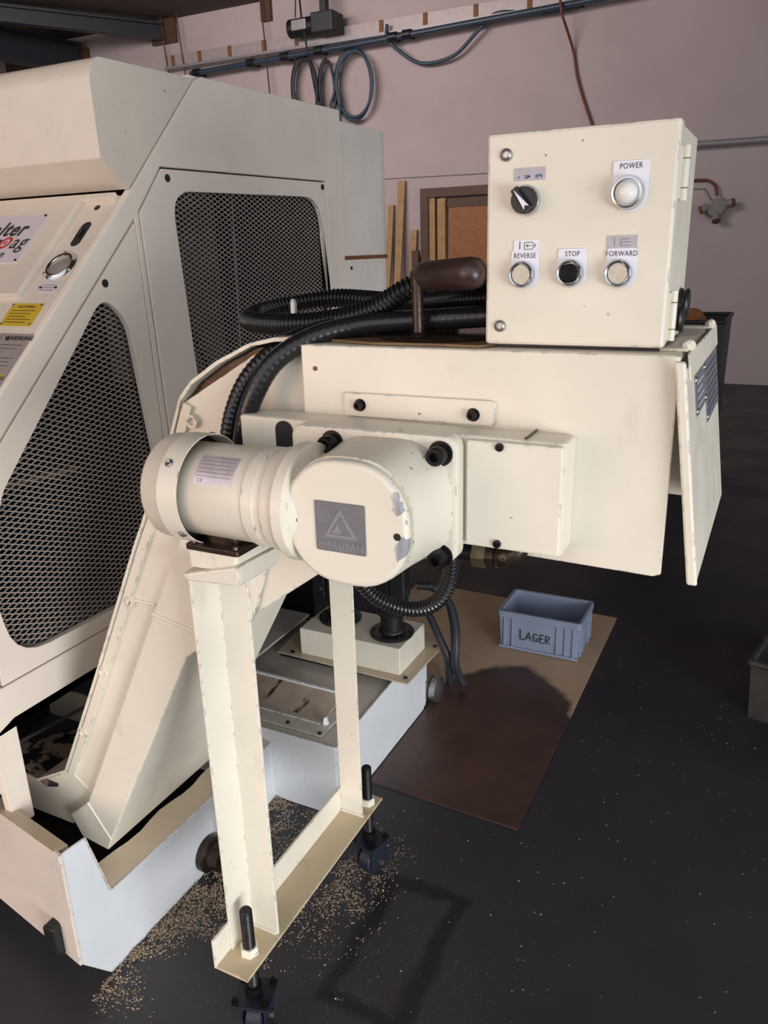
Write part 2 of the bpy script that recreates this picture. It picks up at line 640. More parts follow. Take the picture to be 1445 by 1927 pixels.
# timber offcuts leaning on the far wall
def plank(x0, x1, z1, y, label):
    mb = MB()
    mb.hexa([(x0, y, 0), (x1, y, 0), (x1, y + 0.03, 0), (x0, y + 0.03, 0)],
            [(x0 + 0.05, 9.35, z1), (x1 + 0.05, 9.35, z1), (x1 + 0.05, 9.385, z1), (x0 + 0.05, 9.385, z1)])
    return tag(mb.build('timber_plank', 'timber'), label, 'plank', 'timber offcuts on the far wall')


plank(-4.46, -4.37, 2.29, 9.10, 'tallest pine plank leaning on the far wall beside the boarded doorway')
plank(-4.60, -4.53, 2.02, 9.12, 'shorter pine plank leaning between the machine and the tallest plank')
plank(-4.30, -4.22, 1.72, 9.18, 'short dark-edged pine plank leaning right of the tallest plank')
MB2 = MB().box(-4.20, -4.11, 9.25, 9.30, 0.0, 1.48)
tag(MB2.build('timber_plank', 'timber_dark'), 'stubby brown timber piece standing against the doorway frame', 'plank', 'timber offcuts on the far wall')
w = MB().box(-4.05, -2.2, 8.75, 9.28, 1.10, 1.16)
wbk = thing('workbench', 'wooden workbench along the far wall below the boarded doorway', 'workbench', (-3.1, 9.0, 0))
w.build('bench_top', 'timber', wbk)
for lx in (-3.95, -2.3):
    MB().box(lx - 0.05, lx + 0.05, 8.85, 8.95, 0, 1.10).build('leg', 'timber_dark', wbk)

# cable trunking with rusty clips, high on the far wall
tr = thing('cable_trunking', 'long pale cable trunking with rusty clips high on the far wall', 'trunking', (-5.0, 9.35, 3.85))
MB().box(-7.75, 5.7, 9.28, 9.398, 3.87, 4.00).build('channel', 'trunk', tr)
MB().box(-7.75, 5.7, 9.24, 9.398, 3.84, 3.87).build('bottom_flange', 'conduit', tr)
cl = None
for cx in (-7.62, -7.18, -6.70, -6.18, -5.70, -4.55, -4.00, -3.40, -2.80):
    if cl is None:
        cl = MB().box(-0.025, 0.025, 9.268, 9.28, 3.865, 4.0).build('clip', 'rust', tr)
        c = cl
    else:
        c = cl.copy()
        COL.objects.link(c)
    c.location.x = cx
    c.matrix_parent_inverse = Matrix.Translation(tr.location).inverted()

pp = thing('air_pipe', 'dark blue compressed-air pipe running below the trunking on the far wall', 'pipe', (-5.0, 9.25, 3.75))
MB().tube([Vector((-7.3, 9.22, 3.74)), Vector((-4.5, 9.22, 3.79)), Vector((-1.6, 9.22, 3.86)), Vector((5.7, 9.22, 4.01))], 0.032, 12).build('pipe_run', 'pipe_blue', pp, smooth=40)
for cx in (-7.2, -6.35, -5.85, -5.36, -4.38, -4.2):
    z = 3.74 + (cx + 7.3) * 0.0205
    MB().cyl((cx - 0.05, 9.22, z), (cx + 0.05, 9.22, z), 0.05, 12).build('coupling', 'black_plastic', pp, smooth=40)
    MB().box(cx - 0.015, cx + 0.015, 9.22, 9.398, z - 0.02, z + 0.02).build('wall_bracket', 'black_plastic', pp)


def hose_coil(cx, cz, rx, rz, turns, mat, label, tail):
    pts = []
    n = int(28 * turns)
    for i in range(n + 1):
        a = math.pi / 2 + 2 * math.pi * i / 28
        k = i / 28.0
        pts.append(Vector((cx + (rx - 0.05 * (k % 1.0)) * math.cos(a) + 0.03 * k, 9.31 - 0.035 * k, cz + (rz - 0.03 * k) * math.sin(a))))
    pts += [Vector((tail[0], 9.24, cz - rz * 0.4)), Vector((tail[0], 9.24, tail[1]))]
    mb = MB().tube(pts, 0.018, 8)
    o = mb.build('hose_coil', mat, None, smooth=50)
    return tag(o, label, 'hose', 'coiled hoses on the far wall')


hose_coil(-4.96, 3.38, 0.27, 0.40, 2.25, 'hose_blue', 'large blue-green hose coil hanging from the air pipe, right of the pair', (-5.12, 2.6))
hose_coil(-5.64, 3.38, 0.20, 0.40, 2.25, 'hose_dull', 'narrow dark hose coil hanging leftmost below the black hoist motor', (-5.72, 2.7))
hose_coil(-5.32, 3.34, 0.13, 0.36, 1.75, 'hose_dull', 'tangled thin cable coil hanging between the two hose coils', (-5.24, 2.6))

cb = MB().tube(resample(catmull([(-4.44, 9.20, 3.93), (-4.46, 9.24, 3.80), (-4.33, 9.28, 3.66), (-4.06, 9.31, 3.51), (-3.67, 9.30, 3.54), (-3.38, 9.28, 3.74), (-3.15, 9.27, 3.88), (-2.7, 9.27, 3.82), (-2.3, 9.27, 3.83), (-1.9, 9.20, 3.90), (-1.5, 9.18, 3.95), (-1.3, 9.18, 3.92)], 10), 0.04), 0.02, 8)
tag(cb.build('sagging_hose', 'hose_blue', None, smooth=50), 'blue hose sagging in a loop below the trunking', 'hose')
cb = MB().tube(resample(catmull([(-2.47, 9.16, 4.20), (-2.45, 9.16, 3.95), (-2.42, 9.16, 3.76), (-2.37, 9.28, 3.58), (-2.33, 9.37, 3.42), (-2.27, 9.37, 3.15), (-2.11, 9.37, 2.74), (-1.95, 9.37, 2.4), (-1.6, 9.37, 2.16), (-1.05, 9.37, 2.10), (-0.88, 9.37, 2.09), (-0.80, 9.36, 2.03), (-0.77, 9.35, 1.93)], 10), 0.04), 0.014, 8)
tag(cb.build('wall_cable', 'cable_red', None, smooth=50), 'red-brown cable running down the far wall to the socket', 'cable')
tag(MB().cyl((-2.2, 9.33, 2.44), (5.8, 9.33, 2.40), 0.032, 14).build('conduit_pipe', 'conduit', None, smooth=40), 'straight grey conduit pipe on the far wall, right of the control box', 'pipe')
jb = thing('wall_socket', 'grimy grey multi-outlet socket box on the far wall', 'socket', (-0.77, 9.36, 1.84))
MB().prism('Y', round_poly([(-0.86, 1.80), (-0.80, 1.91), (-0.70, 1.91), (-0.66, 1.82), (-0.72, 1.74), (-0.82, 1.74)], 0.02), 9.30, 9.40).build('box_body', 'junction', jb, bevel=0.01)
for a, b_ in (((-0.84, 9.33, 1.83), (-0.91, 9.31, 1.80)), ((-0.76, 9.33, 1.76), (-0.75, 9.29, 1.69)), ((-0.68, 9.33, 1.85), (-0.61, 9.31, 1.86))):
    MB().cyl(a, b_, 0.04, 14).build('outlet', 'junction', jb, smooth=40)
    d = (Vector(b_) - Vector(a)).normalized()
    MB().cyl(b_, Vector(b_) + d * 0.012, 0.043, 14).build('outlet_cap', 'cable_red', jb, smooth=40)
MB().tube([Vector((-1.3, 9.39, 2.02)), Vector((-0.9, 9.39, 2.01)), Vector((-0.83, 9.39, 1.9))], 0.007, 6).build('thin_wire', 'junction', jb)

# black hoist motor on its bracket
hm = thing('hoist_motor', 'black electric hoist motor hanging at the trunking', 'motor', (-5.35, 9.1, 3.92))
MB().cyl((-5.68, 9.12, 4.02), (-5.32, 9.12, 4.02), 0.10, 20).build('motor_barrel', 'black_plastic', hm, smooth=40)
MB().box(-5.32, -5.03, 8.98, 9.26, 3.91, 4.12).build('gear_case', 'black_bin', hm, bevel=0.015)
MB().box(-5.24, -5.16, 9.06, 9.16, 4.12, 4.45).build('hanger', 'black_bin', hm, bevel=0.01)
MB().box(-5.60, -5.40, 9.00, 9.03, 3.97, 4.08).build('terminal_cover', 'conduit', hm, bevel=0.01)
MB().tube([Vector((-5.50, 9.05, 4.45)), Vector((-5.46, 9.02, 4.1)), Vector((-5.42, 9.10, 3.6)), Vector((-5.36, 9.2, 3.0))], 0.012, 6).build('power_cable', 'hose_dull', hm)
MB().tube([Vector((-5.53, 9.05, 4.45)), Vector((-5.58, 9.08, 4.12))], 0.008, 6).build('power_cable', 'hose_dull', hm)

for i, (x, z0, lb) in enumerate(((-7.45, 3.72, 'thin dark chain hanging beside the beam pocket on the far wall'), (-7.72, 3.70, 'thin dark wire hanging at the left end of the trunking'), (-6.15, 3.2, 'thin dark wire hanging between the machine and hoist motor'))):
    tag(MB().tube([Vector((x - 0.03, 9.26, 4.45)), Vector((x, 9.26, 4.0)), Vector((x + 0.03, 9.26, z0))], 0.009, 6).build('hanging_wire', 'timber_dark'), lb, 'wire', 'wires on the far wall')
for x0, x1, z0, z1, lb in ((-8.0, -7.60, 4.17, 4.45, 'dark pocket board in the far wall under the steel beam end'), (-9.45, -9.18, 3.98, 4.30, 'dark pocket board under the lower steel beam end'),
                           (-6.24, -6.10, 4.22, 4.45, 'small brown board on the far wall above the trunking'), (-2.42, -2.24, 3.84, 4.10, 'small dark bracket board above the red cable')):
    tag(MB().box(x0, x1, 9.34, 9.40, z0, z1).build('wall_board', 'timber_dark'), lb, 'board', 'boards on the far wall')
tag(MB().box(-10.55, -9.62, 9.1, 9.38, 3.90, 4.44).build('brown_panel', 'board'), 'brown board panel hanging at the upper left of the far wall', 'board')


def ibeam(name, a, b_, w, h, label):
    t = thing(name, label, 'beam', a)
    a, b_ = Vector(a), Vector(b_)
    up = Vector((0, 0, 1))
    MB().bar(a, b_, 0.03, h).build('web', 'beam', t)
    MB().bar(a + up * h / 2, b_ + up * h / 2, w, 0.03).build('flange', 'beam', t)
    MB().bar(a - up * h / 2, b_ - up * h / 2, w, 0.03).build('flange', 'beam', t)
    return t


ibeam('steel_beam', (-7.78, 9.28, 4.30), (-11.9, 3.21, 4.35), 0.14, 0.16, 'upper blue-black steel beam running under the ceiling to the wall pocket')
ibeam('steel_beam', (-9.25, 9.25, 4.14), (-11.0, 1.67, 4.24), 0.22, 0.34, 'lower and deeper blue-black steel beam at the left edge')

# crack line and thin lines in plaster
tag(MB().tube([Vector((-5.0, 9.395, 2.33)), Vector((-4.2, 9.395, 2.32)), Vector((-2.0, 9.395, 2.29))], 0.006, 5).build('wall_wire', 'junction'), 'thin grey wire along the far wall above the boarded doorway', 'wire')

# ------------------------------------------------------------------ machine tool (big enclosure, left)
XM = -1.36
mt = thing('machine_tool', 'large ivory machine tool enclosure with expanded-metal side windows', 'machine', (-2.3, 1.9, 0))
XL = -3.3   # far left end of the machine, outside the frame
UY, UZ = 0.737, 0.676   # slope direction of the front fascia in (Y, Z)


def fas(x, s, off=0.0):
    return Vector((x, 1.459 + UY * s - UZ * off, 1.639 + UZ * s + UY * off))


# side frame with openings for the two doors
door_up = [(1.571, 1.700), (2.345, 1.712), (2.345, 0.98), (1.498, 0.98), (1.480, 1.598)]
door_lo = [(1.466, 1.584), (1.484, 0.66), (0.912, 0.66), (0.905, 1.058)]


def inset(poly, d):
    c = Vector((sum(p[0] for p in poly) / len(poly), sum(p[1] for p in poly) / len(poly)))
    out = []
    m = len(poly)
    for i in range(m):
        p = Vector(poly[i])
        a = (Vector(poly[i - 1]) - p).normalized()
        b2 = (Vector(poly[(i + 1) % m]) - p).normalized()
        bis = (a + b2)
        ang = a.angle(b2)
        bis = bis.normalized() if bis.length > 1e-4 else (c - p).normalized()
        if bis.dot(c - p) < 0:
            bis = -bis
        q = p + bis * (d / max(math.sin(ang / 2), 0.3))
        out.append((q.x, q.y))
    return out


frame_out = [(1.458, 1.639), (1.727, 1.905), (1.755, 1.917), (2.448, 1.930), (2.448, 0.58), (0.930, 0.58), (0.930, 0.33), (0.880, 0.33), (0.866, 0.60), (0.866, 1.096)]
MB().prism('X', frame_out, XM - 0.02, XM, [door_up, door_lo]).build('side_frame', 'ivory', mt, bevel=0.003)
win_up = round_poly([(1.600, 1.648), (2.300, 1.662), (2.395, 1.05), (1.640, 1.03)], [0.07, 0.09, 0.05, 0.05])
win_lo = round_poly([(0.958, 0.705), (0.935, 0.90), (1.0, 1.06), (1.335, 1.42), (1.405, 1.36), (1.445, 0.98), (1.43, 0.80), (1.30, 0.70)], [0.12, 0.05, 0.02, 0.11, 0.10, 0.02, 0.05, 0.05])
dU = MB().prism('X', inset(door_up, 0.004), XM - 0.016, XM + 0.001, [win_up]).build('upper_door', 'ivory', mt, bevel=0.002)
dL = MB().prism('X', inset(door_lo, 0.004), XM - 0.016, XM + 0.001, [win_lo]).build('lower_door', 'ivory', mt, bevel=0.002)
for (y, z, p) in ((1.590, 1.676, dU), (2.318, 1.693, dU), (1.347, 1.446, dL)):
    MB().cyl((XM - 0.004, y, z), (XM + 0.0025, y, z), 0.009, 16).build('lock_hole', 'dark', p)


def clip_line(poly, y0, z0, dy, dz):
    """part of a straight line inside a simple polygon"""
    ts = []
    m = len(poly)
    for i in range(m):
        (ay, az), (by, bz) = poly[i], poly[(i + 1) % m]
        ey, ez = by - ay, bz - az
        den = dy * ez - dz * ey
        if abs(den) < 1e-9:
            continue
        t = ((ay - y0) * ez - (az - z0) * ey) / den
        s = ((ay - y0) * dz - (az - z0) * dy) / den
        if 0 <= s < 1:
            ts.append(t)
    ts.sort()
    return [(ts[k], ts[k + 1]) for k in range(0, len(ts) - 1, 2)]


def expanded(poly, x, W, H, parent):
    ys = [p[0] for p in poly]
    zs = [p[1] for p in poly]
    cy, cz = sum(ys) / len(ys), sum(zs) / len(zs)
    big = [(cy + (y - cy) * 1.03, cz + (z - cz) * 1.03) for y, z in poly]
    mb = MB()
    k0 = H / W
    for sg in (1, -1):
        sl = sg * k0
        lo = min(z - sl * y for y, z in big)
        hi = max(z - sl * y for y, z in big)
        k = math.floor(lo / H)
        while k * H < hi:
            for t0, t1 in clip_line(big, 0.0, k * H, 1.0, sl):
                a = (x - 0.0008 * sg, t0, k * H + sl * t0)
                b2 = (x - 0.0008 * sg, t1, k * H + sl * t1)
                mb.bar(a, b2, 0.0027, 0.0022, (1, 0, 0))
            k += 1
    return mb.build('expanded_metal_screen', 'mesh', parent)


expanded(win_up, XM - 0.022, 0.028, 0.0128, dU)
expanded(win_lo, XM - 0.022, 0.030, 0.0122, dL)

# hood with rounded top front, fascia, front and back sheets
hood = round_poly([(1.459, 1.645), (1.727, 1.909), (1.405, 1.903), (1.383, 1.870), (1.385, 1.704)], [0.002, 0.002, 0.03, 0.03, 0.003], 6)
MB().prism('X', hood, XL, XM - 0.002).build('front_hood', 'ivory_front', mt, bevel=0.004, smooth=35)
MB().prism('X', [(1.452, 1.633), (1.472, 1.625), (0.885, 1.085), (0.866, 1.096)], XL, XM - 0.02).build('fascia_panel', 'ivory_front', mt)
MB().box(XL, XM - 0.02, 0.866, 0.886, 0.42, 1.096).build('front_panel', 'ivory_front', mt)
MB().box(XL, XM - 0.02, 1.73, 2.448, 1.90, 1.92).build('roof_panel', 'ivory', mt)
MB().box(XL, XL + 0.02, 0.90, 2.44, 0.33, 1.60).build('left_panel', 'ivory', mt)
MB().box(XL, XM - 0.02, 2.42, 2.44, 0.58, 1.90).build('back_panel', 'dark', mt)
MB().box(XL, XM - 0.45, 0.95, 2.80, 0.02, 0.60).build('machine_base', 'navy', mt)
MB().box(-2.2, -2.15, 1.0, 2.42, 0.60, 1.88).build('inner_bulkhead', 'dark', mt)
MB().box(-1.95, -1.78, 1.95, 2.30, 0.60, 1.88).build('inner_column', 'inner_grey', mt)
MB().hexa([(-1.75, 1.72, 1.55), (-1.75, 1.95, 1.50), (-1.75, 2.05, 1.10), (-1.75, 1.72, 1.15)], [(-1.80, 1.72, 1.55), (-1.80, 1.95, 1.50), (-1.80, 2.05, 1.10), (-1.80, 1.72, 1.15)]).build('inner_guard', 'inner_grey', mt)
MB().tube(catmull([(-1.60, 1.72, 1.50), (-1.62, 1.85, 1.40), (-1.62, 1.95, 1.25), (-1.60, 2.02, 1.05), (-1.60, 2.04, 0.70)], 8), 0.012, 8).build('inner_hose', 'hose', mt, smooth=40)
MB().tube([Vector((-1.62, 2.20, 1.88)), Vector((-1.62, 2.17, 1.2))], 0.004, 6).build('inner_wire', 'conduit', mt)
MB().cyl((-1.70, 1.20, 0.97), (-1.55, 1.36, 1.00), 0.012, 10).build('inner_fitting', 'brass', mt, smooth=40)
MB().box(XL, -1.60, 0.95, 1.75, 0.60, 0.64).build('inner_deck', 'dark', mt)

# rear section, set back, with rounded corner
ry = 2.975
poly = round_poly([(XM - 0.060, 2.45), (XM - 0.060, ry), (-2.4, ry), (-2.4, 2.45)], [0.001, 0.13, 0.01, 0.001], 10)
MB().prism('Z', poly, 1.482, 1.915).build('rear_cover_upper', 'ivory_gloss', mt, smooth=30, bevel=0.002)
MB().prism('Z', poly, 0.55, 1.469).build('rear_cover_lower', 'ivory_gloss', mt, smooth=30, bevel=0.002)
MB().prism('Z', round_poly([(XM - 0.056, 2.452), (XM - 0.056, ry + 0.004), (-2.38, ry + 0.004), (-2.38, 2.452)], [0.001, 0.13, 0.01, 0.001], 10), 1.469, 1.482).build('brown_joint_strip', 'rust', mt)
MB().cyl((XM - 0.061, 2.60, 1.44), (XM - 0.057, 2.60, 1.44), 0.006, 10).build('rivet', 'bolt', mt)

# fascia: raised sign panel and its recess edge
def fbox(x0, x1, s0, s1, o0, o1):
    return MB().hexa([fas(x0, s0, o0), fas(x1, s0, o0), fas(x1, s1, o0), fas(x0, s1, o0)],
                     [fas(x0, s0, o1), fas(x1, s0, o1), fas(x1, s1, o1), fas(x0, s1, o1)])


rp = fbox(XL, -1.486, -0.322, -0.012, -0.002, 0.013).build('raised_panel', 'ivory_front', mt, bevel=0.002)
fbox(-1.486, -1.385, -0.030, -0.012, -0.002, 0.013).build('raised_top_edge', 'ivory_front', mt, bevel=0.002)
FX = Matrix(((1, 0, 0, 0), (0, UY, -UZ, 0), (0, UZ, UY, 0), (0, 0, 0, 1)))


def fmat(x, s, off):
    return Matrix.Translation(fas(x, s, off)) @ FX


sg = fbox(-2.02, -1.548, -0.228, -0.075, 0.013, 0.0155).build('maker_sign', 'sign', mt, label='white sign plate with italic black lettering')
lettering('sign_lettering', 'walter', 0.062, fmat(-1.590, -0.124, 0.0162), 'ink', sg, 0.0003, 'RIGHT', 0.25, 0.86, 0.0014)
lettering('sign_lettering', 'ag', 0.062, fmat(-1.560, -0.166, 0.0162), 'ink', sg, 0.0003, 'RIGHT', 0.25, 0.86, 0.0)
lettering('sign_lettering', 'meier', 0.062, fmat(-1.652, -0.166, 0.0162), 'ink', sg, 0.0003, 'RIGHT', 0.25, 0.86, 0.0014)
lettering('sign_lettering', 'maschinen', 0.030, fmat(-1.608, -0.203, 0.0162), 'ink', sg, 0.0003, 'RIGHT', 0.25, 0.9, 0.0002)
ring = MB()
rv, rf = [], []
for i in range(28):
    a = 2 * math.pi * i / 28
    for rr in (0.012, 0.0185):
        for oo in (0.0155, 0.0162):
            rv.append(fas(-1.630 + rr * math.cos(a) + 0.25 * rr * math.sin(a), -0.166 + rr * math.sin(a), oo))
for i in range(28):
    j = (i + 1) % 28
    for p, q in ((0, 1), (1, 3), (3, 2), (2, 0)):
        rf.append((i * 4 + p, j * 4 + p, j * 4 + q, i * 4 + q))
ring.add(rv, rf).build('red_ring', 'red', sg)
for dx in (-0.003, 0.004):
    fbox(-1.630 + dx - 0.002, -1.630 + dx + 0.001, -0.172, -0.160, 0.0155, 0.0162).build('red_mark', 'red', sg)
for (x, s) in ((-1.556, -0.081), (-1.556, -0.222)):
    MB().lathe(fas(x, s, 0.0155), (0, -UZ, UY), [(0, 0.003), (0.002, 0.003)], 10).build('rivet', 'bolt', sg)

# slot, hole, gauge
slot = []
for i in range(24):
    a = 2 * math.pi * i / 24
    slot.append((-1.427 + 0.014 * math.cos(a), -0.130 + 0.024 * (1 if math.sin(a) > 0 else -1) + 0.014 * math.sin(a)))
mb = MB()
mb.add([fas(x, s, 0.0008) for x, s in slot] + [fas(x, s, -0.004) for x, s in slot],
       [tuple(range(24)), tuple(range(47, 23, -1))] + [(i, (i + 1) % 24, 24 + (i + 1) % 24, 24 + i) for i in range(24)])
mb.build('cable_slot', 'dark', mt)
MB().tube([fas(-1.432, -0.118, 0.003), fas(-1.424, -0.128, 0.006), fas(-1.43, -0.140, 0.002)], 0.004, 8).build('slot_latch', 'bolt', mt)
MB().lathe(fas(-1.430, -0.046, -0.003), (0, -UZ, UY), [(0, 0.008), (0.004, 0.008)], 16).build('small_hole', 'dark', mt)
gz = MB().lathe(fas(-1.424, -0.229, 0.0), (0, -UZ, UY), [(0, 0.041), (0.002, 0.041), (0.004, 0.037), (0.007, 0.034), (0.0065, 0.029), (0.003, 0.027), (0.003, 0.0)], 40).build('pressure_gauge', 'chrome', mt, smooth=35)
MB().lathe(fas(-1.424, -0.229, 0.002), (0, -UZ, UY), [(0, 0.0275), (0.003, 0.0275), (0.0045, 0.02), (0.005, 0.0)], 32).build('gauge_glass', 'glass', gz, smooth=35)
for k in range(3):
    a = math.radians(100 + 120 * k)
    MB().lathe(fas(-1.424 + 0.038 * math.cos(a), -0.229 + 0.038 * math.sin(a), 0.004), (0, -UZ, UY), [(0, 0.004), (0.003, 0.003)], 10).build('gauge_screw', 'steel', gz, smooth=35)
gp = fbox(-1.449, -1.390, -0.306, -0.274, 0.0, 0.0012).build('gauge_label', 'sign', mt)
for k in range(3):
    fbox(-1.440, -1.402 + 0.004 * (k % 2), -0.2855 - 0.007 * k, -0.2835 - 0.007 * k, 0.0012, 0.0014).build('print_line', 'ink_grey', gp)
for x in (-1.442, -1.396):
    MB().lathe(fas(x, -0.292, 0.0012), (0, -UZ, UY), [(0, 0.003), (0.0015, 0.003)], 10).build('rivet', 'bolt', gp)
yp = fbox(-1.493, -1.398, -0.400, -0.337, 0.0, 0.0012).build('yellow_notice', 'yellow', mt, label='yellow notice plate with four rivets')
lettering('notice_heading', 'ACHTUNG!', 0.009, fmat(-1.445, -0.347, 0.0014), 'ink', yp)
for k in range(5):
    fbox(-1.484, -1.412 - 0.010 * (k % 3), -0.3585 - 0.008 * k, -0.3568 - 0.008 * k, 0.0012, 0.0014).build('print_line', 'ink', yp)
for (x, s) in ((-1.488, -0.342), (-1.403, -0.342), (-1.488, -0.395), (-1.403, -0.395)):
    MB().lathe(fas(x, s, 0.0012), (0, -UZ, UY), [(0, 0.0032), (0.0015, 0.0028)], 10).build('rivet', 'steel', yp)
wp = fbox(-1.62, -1.372, -0.575, -0.420, 0.0, 0.0010).build('warning_sticker', 'warn', mt, label='grey warning sticker')
lettering('warning_heading', 'WARNUNG', 0.0145, fmat(-1.408, -0.433, 0.0013), 'ink', wp, bold=0.0003)
tri = [(-1.446, -0.439), (-1.434, -0.439), (-1.440, -0.427)]
MB().add([fas(x, s, 0.0010) for x, s in tri] + [fas(x, s, 0.0014) for x, s in tri], [(0, 1, 2), (5, 4, 3), (0, 1, 4, 3), (1, 2, 5, 4), (2, 0, 3, 5)]).build('warning_triangle', 'ink', wp)
for k, (a, b2) in enumerate(((-1.456, -1.385), (-1.456, -1.40), (-1.456, -1.43), (-1.456, -1.388), (-1.456, -1.395), (-1.456, -1.388))):
    s = -0.450 - 0.0095 * k - (0.006 if k > 2 else 0)
    fbox(a, b2, s - 0.0012, s, 0.0010, 0.0012).build('print_line', 'ink', wp)
fbox(-1.4625, -1.461, -0.57, -0.423, 0.0010, 0.0012).build('divider_line', 'ink', wp)
yb = fbox(-1.52, -1.385, -0.545, -0.527, 0.0010, 0.0012).build('yellow_band', 'yellow', wp)
lettering('band_heading', 'WARNUNG', 0.013, fmat(-1.415, -0.536, 0.0013), 'ink', wp)

# ------------------------------------------------------------------ chip tray around the machine foot
ct = thing('chip_tray', 'white steel chip tray with a notched corner under the machine', 'tray', (-1.5, 1.2, 0))
XT = -1.16
MB().prism('X', [(0.825, 0.380), (0.890, 0.372), (0.930, 0.200), (1.545, 0.185), (1.545, 0.0), (0.900, 0.0), (0.830, 0.095)], XT - 0.006, XT).build('side_wall', 'white', ct, bevel=0.002)
# angled front wall
fa, fb = Vector((XT, 0.825, 0)), Vector((-2.40, 1.040, 0))
mb = MB()
nrm = Vector((0.17, 1.0, 0)).normalized() * 0.008
mb.hexa([(fa.x, fa.y, 0.095), (fb.x, fb.y, 0.095), (fb.x, fb.y, 0.38), (fa.x, fa.y, 0.38)],
        [(fa.x + nrm.x, fa.y + nrm.y, 0.095), (fb.x + nrm.x, fb.y + nrm.y, 0.095), (fb.x + nrm.x, fb.y + nrm.y, 0.38), (fa.x + nrm.x, fa.y + nrm.y, 0.38)])
mb.build('front_wall', 'tray_warm_lit', ct, bevel=0.002)
lip = Vector((0.17, 1.0, 0)).normalized() * 0.035
MB().hexa([(fa.x - 0.02, fa.y + 0.004, 0.372), (fb.x, fb.y, 0.372), (fb.x + lip.x, fb.y + lip.y, 0.366), (fa.x - 0.02 + lip.x, fa.y + lip.y, 0.366)],
          [(fa.x - 0.02, fa.y + 0.004, 0.381), (fb.x, fb.y, 0.381), (fb.x + lip.x, fb.y + lip.y, 0.375), (fa.x - 0.02 + lip.x, fa.y + lip.y, 0.375)]).build('front_lip', 'rim', ct)
MB().hexa([(XT - 0.001, 0.890, 0.372), (XT - 0.001, 0.930, 0.200), (XT - 0.030, 0.944, 0.198), (XT - 0.012, 0.893, 0.365)],
          [(XT - 0.001, 0.893, 0.372), (XT - 0.001, 0.934, 0.200), (XT - 0.030, 0.948, 0.198), (XT - 0.012, 0.897, 0.365)]).build('corner_fold', 'tray_warm_lit', ct)
# rolled top rim, slightly wavy on its inner side
vs, fs = [], []
K = 16
for i in range(K + 1):
    y = 0.932 + (1.545 - 0.932) * i / K
    z = 0.199 - 0.014 * i / K
    wv = 0.006 * math.sin(i * 1.3)
    vs += [(XT - 0.004, y, z), (XT - 0.062 - wv, y, z + 0.022), (XT - 0.066 - wv, y, z + 0.014), (XT - 0.006, y, z - 0.008)]
for i in range(K):
    for p, q in ((0, 1), (1, 2), (2, 3), (3, 0)):
        fs.append((i * 4 + p, (i + 1) * 4 + p, (i + 1) * 4 + q, i * 4 + q))
MB().add(vs, fs).build('top_rim', 'rim', ct, smooth=40)
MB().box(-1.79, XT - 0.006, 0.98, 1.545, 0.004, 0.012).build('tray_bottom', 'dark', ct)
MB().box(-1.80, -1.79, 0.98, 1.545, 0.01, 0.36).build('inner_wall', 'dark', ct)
# latch block on the front wall
lp = Vector((-1.225, 0.836, 0.14))
MB().prism('Y', rrect(lp.x, lp.z, 0.030, 0.085, 0.008, 3), lp.y - 0.024, lp.y + 0.006).build('latch_block', 'black_plastic', ct, bevel=0.004)
# drain valve at the foot of the side wall
dv = MB().cyl((XT, 1.235, 0.055), (XT + 0.055, 1.235, 0.055), 0.034, 24).build('drain_valve', 'oily', ct, smooth=40)
MB().lathe((XT + 0.002, 1.235, 0.055), (1, 0, 0), [(0, 0.046), (0.016, 0.046), (0.020, 0.040)], 24).build('valve_flange', 'oily', dv, smooth=40)
MB().cyl((XT + 0.055, 1.235, 0.055), (XT + 0.09, 1.25, 0.055), 0.026, 18).build('valve_body', 'bolt', dv, smooth=40)
MB().tube([Vector((XT + 0.085, 1.25, 0.05)), Vector((XT + 0.085, 1.262, 0.22))], 0.016, 12).build('valve_pipe', 'rubber', dv, smooth=40)
# peeling guide plate in the trough behind the front wall
MB().hexa([(-1.62, 1.06, 0.345), (-1.41, 1.005, 0.338), (-1.385, 1.015, 0.338), (-1.42, 1.30, 0.342)],
          [(-1.62, 1.06, 0.351), (-1.41, 1.005, 0.344), (-1.385, 1.015, 0.344), (-1.42, 1.30, 0.348)]).build('guide_plate', 'chipped', ct)
MB().tube([Vector((-1.60, 1.06, 0.352)), Vector((-1.58, 1.20, 0.352)), Vector((-1.56, 1.32, 0.352))], 0.005, 8).build('guide_edge', 'inner_grey', ct)
MB().prism('X', [(1.470, 0.18), (1.545, 0.235), (1.545, 0.18)], XT - 0.05, XT - 0.046).build('end_tab', 'white', ct)

# ------------------------------------------------------------------ chip conveyor
cv = thing('chip_conveyor', 'cream chip conveyor with steep incline, discharge head and leg frame', 'conveyor', (-0.8, 1.2, 0))
# lower box of the incline (projects in front of the side plates)
low = [(-1.272, 0.343), (-0.935, 0.985), (-0.86, 1.125), (-0.66, 1.215), (-0.50, 1.215), (-0.50, 1.092), (-0.51, 1.090), (-0.93, 0.783), (-1.215, 0.261), (-1.232, 0.225), (-1.310, 0.235), (-1.338, 0.288)]
MB().prism('Y', low, 1.0, 1.362).build('incline_box', 'cream', cv, bevel=0.004)
upp = [(-1.80, 0.24), (-1.80, 0.335), (-1.44, 0.335), (-1.335, 0.395), (-1.195, 0.660), (-1.032, 0.980), (-0.912, 1.200), (-0.882, 1.268), (-0.735, 1.350), (-0.650, 1.366), (-0.60, 1.366), (-0.60, 1.15), (-0.86, 1.05), (-1.27, 0.30), (-1.36, 0.24)]
MB().prism('Y', upp, 1.020, 1.026).build('side_plate', 'cream', cv)
MB().prism('Y', upp, 1.336, 1.342).build('side_plate', 'cream', cv)
